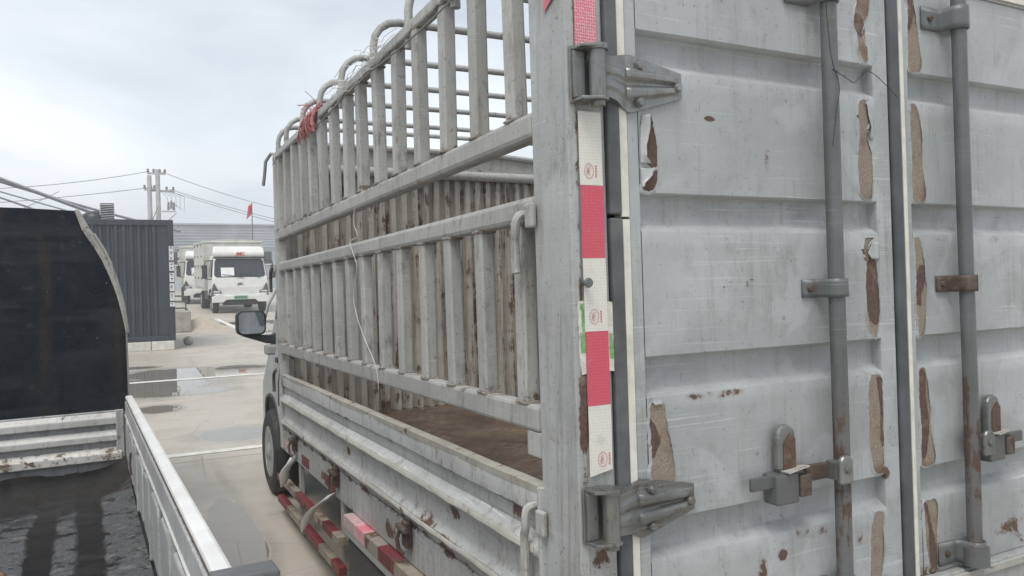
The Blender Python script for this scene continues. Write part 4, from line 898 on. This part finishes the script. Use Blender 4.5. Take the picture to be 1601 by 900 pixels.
B().box(x0 + .05, x1 - .06, cy + .06, cyb - .06, z0 + .02, z1 - .03).build('inner_shell', 'cont', cont)
for (xa, xb, ya, yb) in ((x1 - .12, x1, cy, cy + .12), (x0, x0 + .12, cy, cy + .12), (x1 - .12, x1, cyb - .12, cyb), (x0, x0 + .12, cyb - .12, cyb)): B().box(xa, xb, ya, yb, z0, z1).build('corner_post', 'cont', cont, bevel=.012)
B().box(x0 + .121, x1 - .121, cy, cy + .10, z1 - .12, z1 - .002).build('top_rail', 'cont', cont, bevel=.01); B().box(x0 + .121, x1 - .121, cy, cy + .10, z0 + .002, z0 + .10).build('bottom_rail', 'cont', cont, bevel=.01)
B().box(x1 - .10, x1 - .002, cy + .121, cyb - .121, z1 - .12, z1 - .002).build('top_rail', 'cont', cont, bevel=.01); B().box(x1 - .10, x1 - .002, cy + .121, cyb - .121, z0 + .002, z0 + .10).build('bottom_rail', 'cont', cont, bevel=.01)
B().box(x0 + .121, x1 - .121, cy + .101, cyb - .02, z1 - .025, z1 - .003).build('roof', 'cont', cont)
rr = random.Random(3)
for (zt_, zb_) in ((2.15, 1.86), (1.83, 1.64), (1.60, 1.41), (1.38, 1.22), (1.19, 1.02), (.99, .90)):
    p = B().box(x1 - .095, x1 - .008, cy - .012, cy - .002, zb_, zt_).build('sign_plate', 'white', cont)
    n_ = max(1, int((zt_ - zb_) / .09))
    for a in range(n_):
        zc = zb_ + (zt_ - zb_) * (a + .5) / n_; h = (zt_ - zb_) / n_ * .32
        for _ in range(3):
            zz_ = zc + rr.uniform(-h, h); xx = x1 - .085 + rr.uniform(0, .015); B().box(xx, xx + rr.uniform(.03, .05), cy - .0145, cy - .0125, zz_, zz_ + .008).build('sign_stroke', 'blacksteel', p)
        xx = x1 - .055 + rr.uniform(-.012, .012); B().box(xx, xx + .008, cy - .0150, cy - .0125, zc - h, zc + h).build('sign_stroke', 'blacksteel', p)
B().lathe([(.26, 0), (.25, .06), (.21, .12), (.13, .17), (.0, .19)], (-.42, cy + .5, z1 - .002), 'z', 20).build('roof_dome', 'black', cont, smooth=True)
OFF = Vector((0, 0, 0))
for (xa, xb, lab) in ((.10, .545, 'whitewashed concrete block under the container, left of the two at its corner'), (.555, .985, 'whitewashed concrete block at the right front corner of the container'), (-.35, .09, 'grey concrete block under the container, nearest the black cab back')):
    o = B().box(xa, xb, cy - .04, cy + .36, 0, .187).build('concrete_block', 'blockwhite' if xa > 0 else 'concrete', bevel=.012); tag(o, lab, 'concrete block', 'blocks under the container')
vent = empty('louvre_vent', 'white louvred vent box standing on the dark container roof', 'vent'); vent.location = (-.2, cy + .3, z1)
OFF = Vector((-.2, cy + .3, z1)); vx0, vx1 = -.325, -.06
B().box(vx0, vx1, cy + .30, cy + .50, z1 - .0015, z1 + .345).build('vent_case', 'vane', vent, bevel=.008)
for i in range(9):
    z = z1 + .03 + i * .036; B().add([(vx0 + .004, cy + .298, z), (vx1 - .004, cy + .298, z - .012), (vx1 - .004, cy + .27, z - .024), (vx0 + .004, cy + .27, z - .012)], [(0, 1, 2, 3)]).build('louvre_slat', 'vane', vent, solid=.005)
B().box(vx0 + .01, vx1 - .01, cy + .2965, cy + .2995, z1 + .01, z1 + .335).build('vent_opening', 'blacksteel', vent)
OFF = Vector((0, 0, 0))
# barrier, sand, rack, rubble
tag(B().prism([(21.9, 0), (22.9, 0), (22.8, .56), (22.0, .56)], 'x', .6, 1.66).build('concrete_barrier', 'concrete', bevel=.03), 'low brown-grey concrete barrier behind the right corner of the container', 'barrier')
hp = [[(2.0 + math.cos(R(a)) * .78 * f * (1 + .18 * mnoise.noise((a * .03, f, 2))), 22.7 + math.sin(R(a)) * .9 * f, max(-.01, .42 * (1 - f) ** 1.15 + .05 * mnoise.noise((math.cos(R(a)) * 2 * f, math.sin(R(a)) * 2 * f, 5)) * (1 - f))) for a in range(0, 361, 12)] for f in (0.02, .15, .3, .45, .6, .75, .9, 1)]
o = B().grid(hp).build('sand_heap', 'sand', smooth=True); tag(o, 'small heap of pale sand against the concrete barrier', 'sand heap')
rack = empty('metal_rack', 'grey tubular steel rack lying on top of the concrete barrier', 'rack'); rack.location = (1.2, 22.4, .56); OFF = Vector((1.2, 22.4, .56))
for z in (.63, .80, .95):
    B().tube([(.7, 22.15, z), (1.5, 22.15, z), (1.58, 22.2, z - .03), (1.6, 22.5, z - .03)], .022, 6).build('rack_tube', 'rod', rack, smooth=True)
for x in (.8, 1.2, 1.55): B().tube([(x, 22.17, .56), (x, 22.17, .95)], .018, 6).build('rack_leg', 'rod', rack, smooth=True)
OFF = Vector((0, 0, 0))
rs = [[(1.32 + .11 * math.cos(R(a)) * math.sin(t) * (1 + .3 * mnoise.noise((a * .05, t, 1))), 18.4 + .1 * math.sin(R(a)) * math.sin(t), .09 * (1 + math.cos(t)) * (1 + .2 * mnoise.noise((a * .04, t, 6))) - .01) for a in range(0, 361, 30)] for t in (.02, .5, 1, 1.5, 2, 2.6, 3.1)]
tag(B().grid(rs).build('rubble_stone', 'concrete'), 'small dark lump of rubble on the ground right of the container', 'rubble')

# white cargo trucks in the distance, facing the camera
def text_mesh(txt, size, name, mat, parent, loc, off, ital=0.0):
    cu = bpy.data.curves.new(name, 'FONT'); cu.body = txt; cu.size = size; cu.align_x = 'CENTER'; cu.extrude = .004; cu.shear = ital; cu.offset = size * .03
    t = bpy.data.objects.new(name, cu); col.objects.link(t); dg = bpy.context.evaluated_depsgraph_get(); me = bpy.data.meshes.new_from_object(t.evaluated_get(dg))
    bpy.data.objects.remove(t); me.materials.clear(); me.materials.append(M[mat]); o = bpy.data.objects.new(name, me); col.objects.link(o)
    o.parent = parent; o.location = Vector(loc) - off; o.rotation_euler = (R(90), 0, 0); return o
def white_truck(label, detail=True):
    t = empty('white_cargo_truck', label, 'truck', 'white cargo trucks parked in a row')
    W = .99
    sec = [(0, .62), (-.02, .95), (.02, 1.28), (.30, 2.06), (.42, 2.10), (1.6, 2.12), (1.62, .62)]
    hw = [W, W, W - .01, W - .10, W - .12, W - .10, W]
    n = len(sec); b = B().add([(-h, y, z) for (y, z), h in zip(sec, hw)] + [(h, y, z) for (y, z), h in zip(sec, hw)], [tuple(range(n)), tuple(range(2 * n - 1, n - 1, -1))] + [(i, i + n, (i + 1) % n + n, (i + 1) % n) for i in range(n)])
    cab = b.build('cab', 'tw', t, bevel=.05)
    fp = [(.22, 2.07), (.20, 2.22), (.34, 2.42), (.60, 2.47), (1.0, 2.46), (1.4, 2.12)]
    n = len(fp); hw2 = [.90, .92, .90, .84, .84, .84]
    fr = B().add([(-h, y, z) for (y, z), h in zip(fp, hw2)] + [(h, y, z) for (y, z), h in zip(fp, hw2)], [tuple(range(n)), tuple(range(2 * n - 1, n - 1, -1))] + [(i, i + n, (i + 1) % n + n, (i + 1) % n) for i in range(n)]).build('roof_fairing', 'tw', t, bevel=.05)
    wp = [(-.90, 1.40), (-.82, 1.33), (.82, 1.33), (.90, 1.40), (.86, 1.90), (.78, 2.0), (-.78, 2.0), (-.86, 1.90)]
    def wy(z): return .02 + (z - 1.28) / .78 * .28 - .012
    B().add([(x, wy(z), z) for x, z in wp], [tuple(range(8))]).build('windscreen', 'glass', cab, solid=.01)
    B().box(-.92, .92, .17, .21, 2.02, 2.062).build('visor_gap', 'black', cab)
    B().add([(x, wy(z) - .012, z) for x, z in ((-.66, 1.36), (-.20, 1.36), (-.20, 1.68), (-.66, 1.68))], [(0, 1, 2, 3)]).build('paper_notice', 'white', cab, solid=.003)
    for xa, xb in ((-.62, .12), (.10, .72)): B().tube([(xb, .0, 1.30), (xa + .35, wy(1.38) - .02, 1.38), (xa, wy(1.43) - .02, 1.43)], .012, 5).build('wiper', 'black', cab)
    bp = [(-1.0, .40), (-.62, .40), (-.50, .50), (.50, .50), (.62, .40), (1.0, .40), (1.0, .62), (.72, .74), (.6, .66), (-.6, .66), (-.72, .74), (-1.0, .62)]
    B().prism(bp, 'y', -.10, .06).build('bumper', 'tw', t, bevel=.02)
    B().box(-.6, .6, -.05, .3, .30, .49).build('lower_grille', 'black', t, bevel=.02)
    for s in (-1, 1):
        hp_ = [(s * .66, .66), (s * .99, .62), (s * 1.0, .90), (s * .93, 1.12), (s * .86, 1.02), (s * .80, .88), (s * .68, .82)]
        h = B().prism(hp_, 'y', -.055, .03).build('headlight', 'lamp', t, bevel=.012)
        for zz_ in (.69, .78): B().box(*sorted((s * .72, s * .94)), -.066, -.058, zz_, zz_ + .045).build('headlight_lens', 'white', h)
        m = B().box(*sorted((s * 1.12, s * 1.30)), .15, .24, 1.28, 1.78).build('mirror', 'black', t, bevel=.03)
        B().tube([(s * .9, .25, 1.95), (s * 1.18, .2, 1.92), (s * 1.2, .2, 1.78)], .018, 6).build('mirror_arm', 'black', m); B().tube([(s * .98, .2, 1.25), (s * 1.2, .2, 1.28)], .018, 6).build('mirror_arm', 'black', m)
        B().add([(s * (1.0 - .10 * max(0, (z - 1.3) / .75)), y, z) for y, z in ((.25, 1.33), (1.1, 1.33), (1.1, 1.95), (.45, 1.95))], [(0, 1, 2, 3)]).build('side_window', 'glass', cab, solid=.02)
        wheel((s * .84, .55, .36), .36, .2, t, s)
        for yy_ in (4.2, ): wheel((s * .84, yy_, .36), .36, .3, t, s)
        B().tube([(s * .995, .55 + .44 * math.cos(R(a)), .44 + .44 * math.sin(R(a))) for a in range(0, 181, 15)], .03, 6).build('wheel_arch', 'black', cab, smooth=True)
    B().box(-.24, .24, -.112, -.102, .52, .65).build('number_plate', 'plate', t)
    for i in range(7): B().box(-.20 + i * .06, -.165 + i * .06, -.1155, -.1125, .55, .62).build('plate_character', 'blacksteel', t)
    text_mesh('JMC', .17, 'lettering', 'red', t, (.05, .178, 2.135), Vector((0, 0, 0)))
    text_mesh('JMC', .11, 'lettering', 'blacksteel', t, (.0, -.022, 1.04), Vector((0, 0, 0)))
    # cargo body: framed high-sided boards
    bw, y0_, y1_ = 1.10, 1.75, 5.9
    B().box(-bw + .03, bw - .03, y0_, y1_, .80, .90).build('cargo_floor', 'tbox', t)
    B().box(-bw + .03, bw - .03, y0_, y0_ + .05, .901, 2.62).build('cargo_front', 'tbox', t)
    B().box(-bw - .01, bw + .01, y0_ - .03, y1_, 2.63, 2.70).build('cargo_top_frame', 'tbox', t, bevel=.02)
    cv = [(bw * math.cos(R(a)), 2.69 + .09 * math.sin(R(a))) for a in range(0, 181, 15)]
    B().prism(cv, 'y', y0_, y1_ - .02).build('cargo_cover', 'tbox', t)
    for s in (-1, 1):
        for i in range(4):
            za, zb = .91 + i * .43, .91 + (i + 1) * .43 - .018
            for j in range(3):
                ya, yb = y0_ + .06 + j * 1.38, y0_ + .06 + (j + 1) * 1.38 - .05
                p = B().box(*sorted((s * bw, s * (bw - .03))), ya, yb, za, zb).build('side_panel', 'tbox', t, bevel=.008)
                B().box(*sorted((s * (bw + .001), s * (bw + .025))), (ya + yb) / 2 - .03, (ya + yb) / 2 + .03, zb - .10, zb + .0).build('panel_latch', 'blacksteel', p)
        B().box(*sorted((s * (bw - .05), s * (bw + .012))), y0_ - .02, y0_ + .055, .80, 2.62).build('cargo_post', 'tbox', t)
    B().box(-.45, -.37, .6, 5.8, .50, .78).build('chassis_rail', 'blacksteel', t); B().box(.37, .45, .6, 5.8, .50, .78).build('chassis_rail', 'blacksteel', t)
    B().box(-.95, -.55, 2.0, 3.2, .42, .78).build('fuel_tank', 'blacksteel', t, bevel=.04)
    return t
t1 = white_truck('white cargo truck with a white paper notice behind its windscreen, front one of two')
t1.location = (3.98, 29.95, 0)
t2 = dup_tree(t1); t2.location = (3.62, 38.2, 0); t2.rotation_euler = (0, 0, R(-2.2)); t2['label'] = 'white cargo truck mostly hidden behind the front one, nearer the container'
# warehouse
wh = empty('warehouse', 'long low blue-grey warehouse with ribbed metal cladding behind the white trucks', 'building'); wh.location = (8, 62, 0); OFF = Vector((8, 62, 0))
pr_ = []
z = 3.05
while z < 4.8: pr_ += [(0, z), (0, z + .14), (-.06, z + .16), (-.06, z + .20), (0, z + .215)]; z += .215
B().grid([[(x, 62 + a, zz_) for a, zz_ in pr_] for x in (-12, 8, 40)]).build('ribbed_cladding', 'ware', wh)
B().box(-12, 40, 62.07, 62.4, 0, 4.85).build('wall', 'ware', wh)
B().box(-12, 40, 61.85, 62.45, 4.855, 4.97).build('roof_edge', 'ware', wh)
for i in range(9):
    x = .5 + i * 2.2; wdw = B().box(x, x + 1.3, 61.98, 62.06, 1.9, 2.85).build('window', 'glass', wh); B().box(x - .06, x + 1.36, 61.97, 62.05, 1.82, 1.895).build('sill', 'white', wdw)
B().box(-12, 40, 62.46, 74, 4.86, 4.98).build('roof', 'ware', wh)
OFF = Vector((0, 0, 0))
# flag
fl = empty('flag_pole', 'small red flag on a thin pole above the white truck', 'flag'); fl.location = (7.42, 50, 0); OFF = Vector((7.42, 50, 0))
B().tube([(7.42, 50, 0), (7.42, 50, 5.65)], .03, 6).build('pole', 'rod', fl)
B().grid([[(7.40 - .20 * u - .10 * u * v, 50 + .07 * math.sin(u * 6 + v), 5.60 - .62 * v - .36 * u * (.4 + .6 * v)) for u in (0, .2, .4, .6, .8, 1)] for v in (0, .25, .5, .75, 1)]).build('flag_cloth', 'flag', fl, smooth=True, solid=.01)
OFF = Vector((0, 0, 0))
# power poles
def pole(x, y, h, lab, arms):
    t = empty('utility_pole', lab, 'utility pole', 'utility poles behind the container'); t.location = (x, y, 0)
    global OFF
    OFF = Vector((x, y, 0))
    B().tube([(x, y, 0), (x, y, h)], [.135, .105], 12).build('pole', 'pole', t, smooth=True)
    for (z, l, ox) in arms:
        a = B().box(x - l + ox, x + l + ox, y - .05, y + .05, z - .05, z + .05).build('crossarm', 'pole', t)
        for k in (-.9, -.3, .35, .9):
            B().lathe([(.03, 0), (.07, .05), (.03, .09), (.07, .13), (.03, .18)], (x + ox + k * l, y, z + .05), 'z', 8).build('insulator', 'wire', a, smooth=True)
    OFF = Vector((0, 0, 0)); return t
p1 = pole(1.42, 42, 6.25, 'shorter left one of the two grey utility poles behind the container', [(5.55, .35, .1)])
p2 = pole(1.80, 42, 6.55, 'taller right one of the two utility poles, with switchgear on its side', [(6.35, .42, -.05), (5.5, .55, .2)])
OFF = Vector((1.80, 42, 0))
for (x, z) in ((2.25, 4.75), (2.38, 4.82), (2.50, 4.75)): B().tube([(x, 41.9, z - .2), (x, 41.9, z + .2)], [.06, .04], 8).build('fuse_switch', 'wire', p2)
B().box(1.95, 2.6, 41.85, 41.95, 4.45, 4.52).build('switch_bracket', 'pole', p2); B().bar((1.95, 41.9, 3.75), (2.6, 41.9, 4.4), .06, .06).build('switch_brace', 'pole', p2)
B().box(1.9, 2.1, 41.8, 42.0, 3.6, 3.9).build('meter_box', 'wire', p2); B().bar((1.45, 41.8, 3.9), (1.78, 41.8, 4.7), .04, .04).build('pole_brace', 'wire', p2)
for k in range(5):
    x = 1.9 + .12 * k; B().tube([(x, 41.9, 5.5), (x + .3 + .08 * k, 41.9, 5.2), (x + .35 + .06 * k, 41.9, 4.9 - .1 * k), (2.2 + .08 * k, 41.9, 4.9)], .012, 5).build('jumper_wire', 'wire', p2, smooth=True)
OFF = Vector((0, 0, 0))
def cable(a, b, sag, r, lab, mat='wire'):
    pts = [Vector(a).lerp(Vector(b), i / 16) - Vector((0, 0, sag * 4 * (i / 16) * (1 - i / 16))) for i in range(17)]
    o = B().tube(pts, r, 6).build('overhead_cable', mat, smooth=True); tag(o, lab, 'cable', 'overhead cables')
cable((1.45, 42, 6.45), (-14, 46, 5.9), .7, .016, 'upper thin power line running left from the utility poles')
cable((1.45, 42, 5.65), (-14, 44, 4.2), .25, .016, 'lower thin power line running left from the utility poles')
cable((1.85, 42, 6.5), (16, 46, 4.3), .7, .013, 'highest thin power line running right from the taller utility pole')
cable((2.3, 42, 5.6), (16, 46, 3.1), .35, .013, 'middle thin power line running right from the taller utility pole')
cable((2.3, 42, 5.5), (16, 44, 2.5), .3, .013, 'lowest thin power line running right from the taller utility pole')
cable((-6, 20, 5.15), (.55, 20.2, 2.55), -.02, .042, 'upper thick grey cable of the pair sloping down to the container roof', 'cablelight')
cable((-6, 20.3, 5.05), (1.35, 20.3, 2.58), .16, .030, 'lower thick grey cable of the pair sloping down behind the louvred vent', 'cablelight')
cable((-6, 20.1, 4.65), (.4, 20.1, 2.60), .05, .016, 'thin grey cable just below the thick pair at left', 'cablelight')
cable((-6, 20.0, 4.75), (-.9, 20.0, 2.75), .02, .022, 'steep grey cable ending behind the black cab back', 'cablelight')
cable((-2.6, 19.0, 3.2), (-1.0, 19.0, 2.4), .0, .006, 'hair-thin wire crossing under the grey cables, sloping down right')
cable((-2.6, 19.0, 2.5), (-1.1, 19.0, 3.35), .0, .006, 'hair-thin wire crossing under the grey cables, sloping up right')

# ---------------------------------------------------------------- damp air
hz = B().box(-505, 505, -505, 605, -1, 8.5).build('haze', 'black'); hz['kind'] = 'stuff'
hm = bpy.data.materials.new('haze_air'); hm.use_nodes = True; hm.node_tree.nodes.clear()
ho = hm.node_tree.nodes.new('ShaderNodeOutputMaterial'); hv = hm.node_tree.nodes.new('ShaderNodeVolumePrincipled')
hv.inputs['Color'].default_value = (.93, .95, .97, 1); hv.inputs['Density'].default_value = .0035; hv.inputs['Anisotropy'].default_value = .3
hm.node_tree.links.new(hv.outputs[0], ho.inputs['Volume']); hz.data.materials.clear(); hz.data.materials.append(hm)
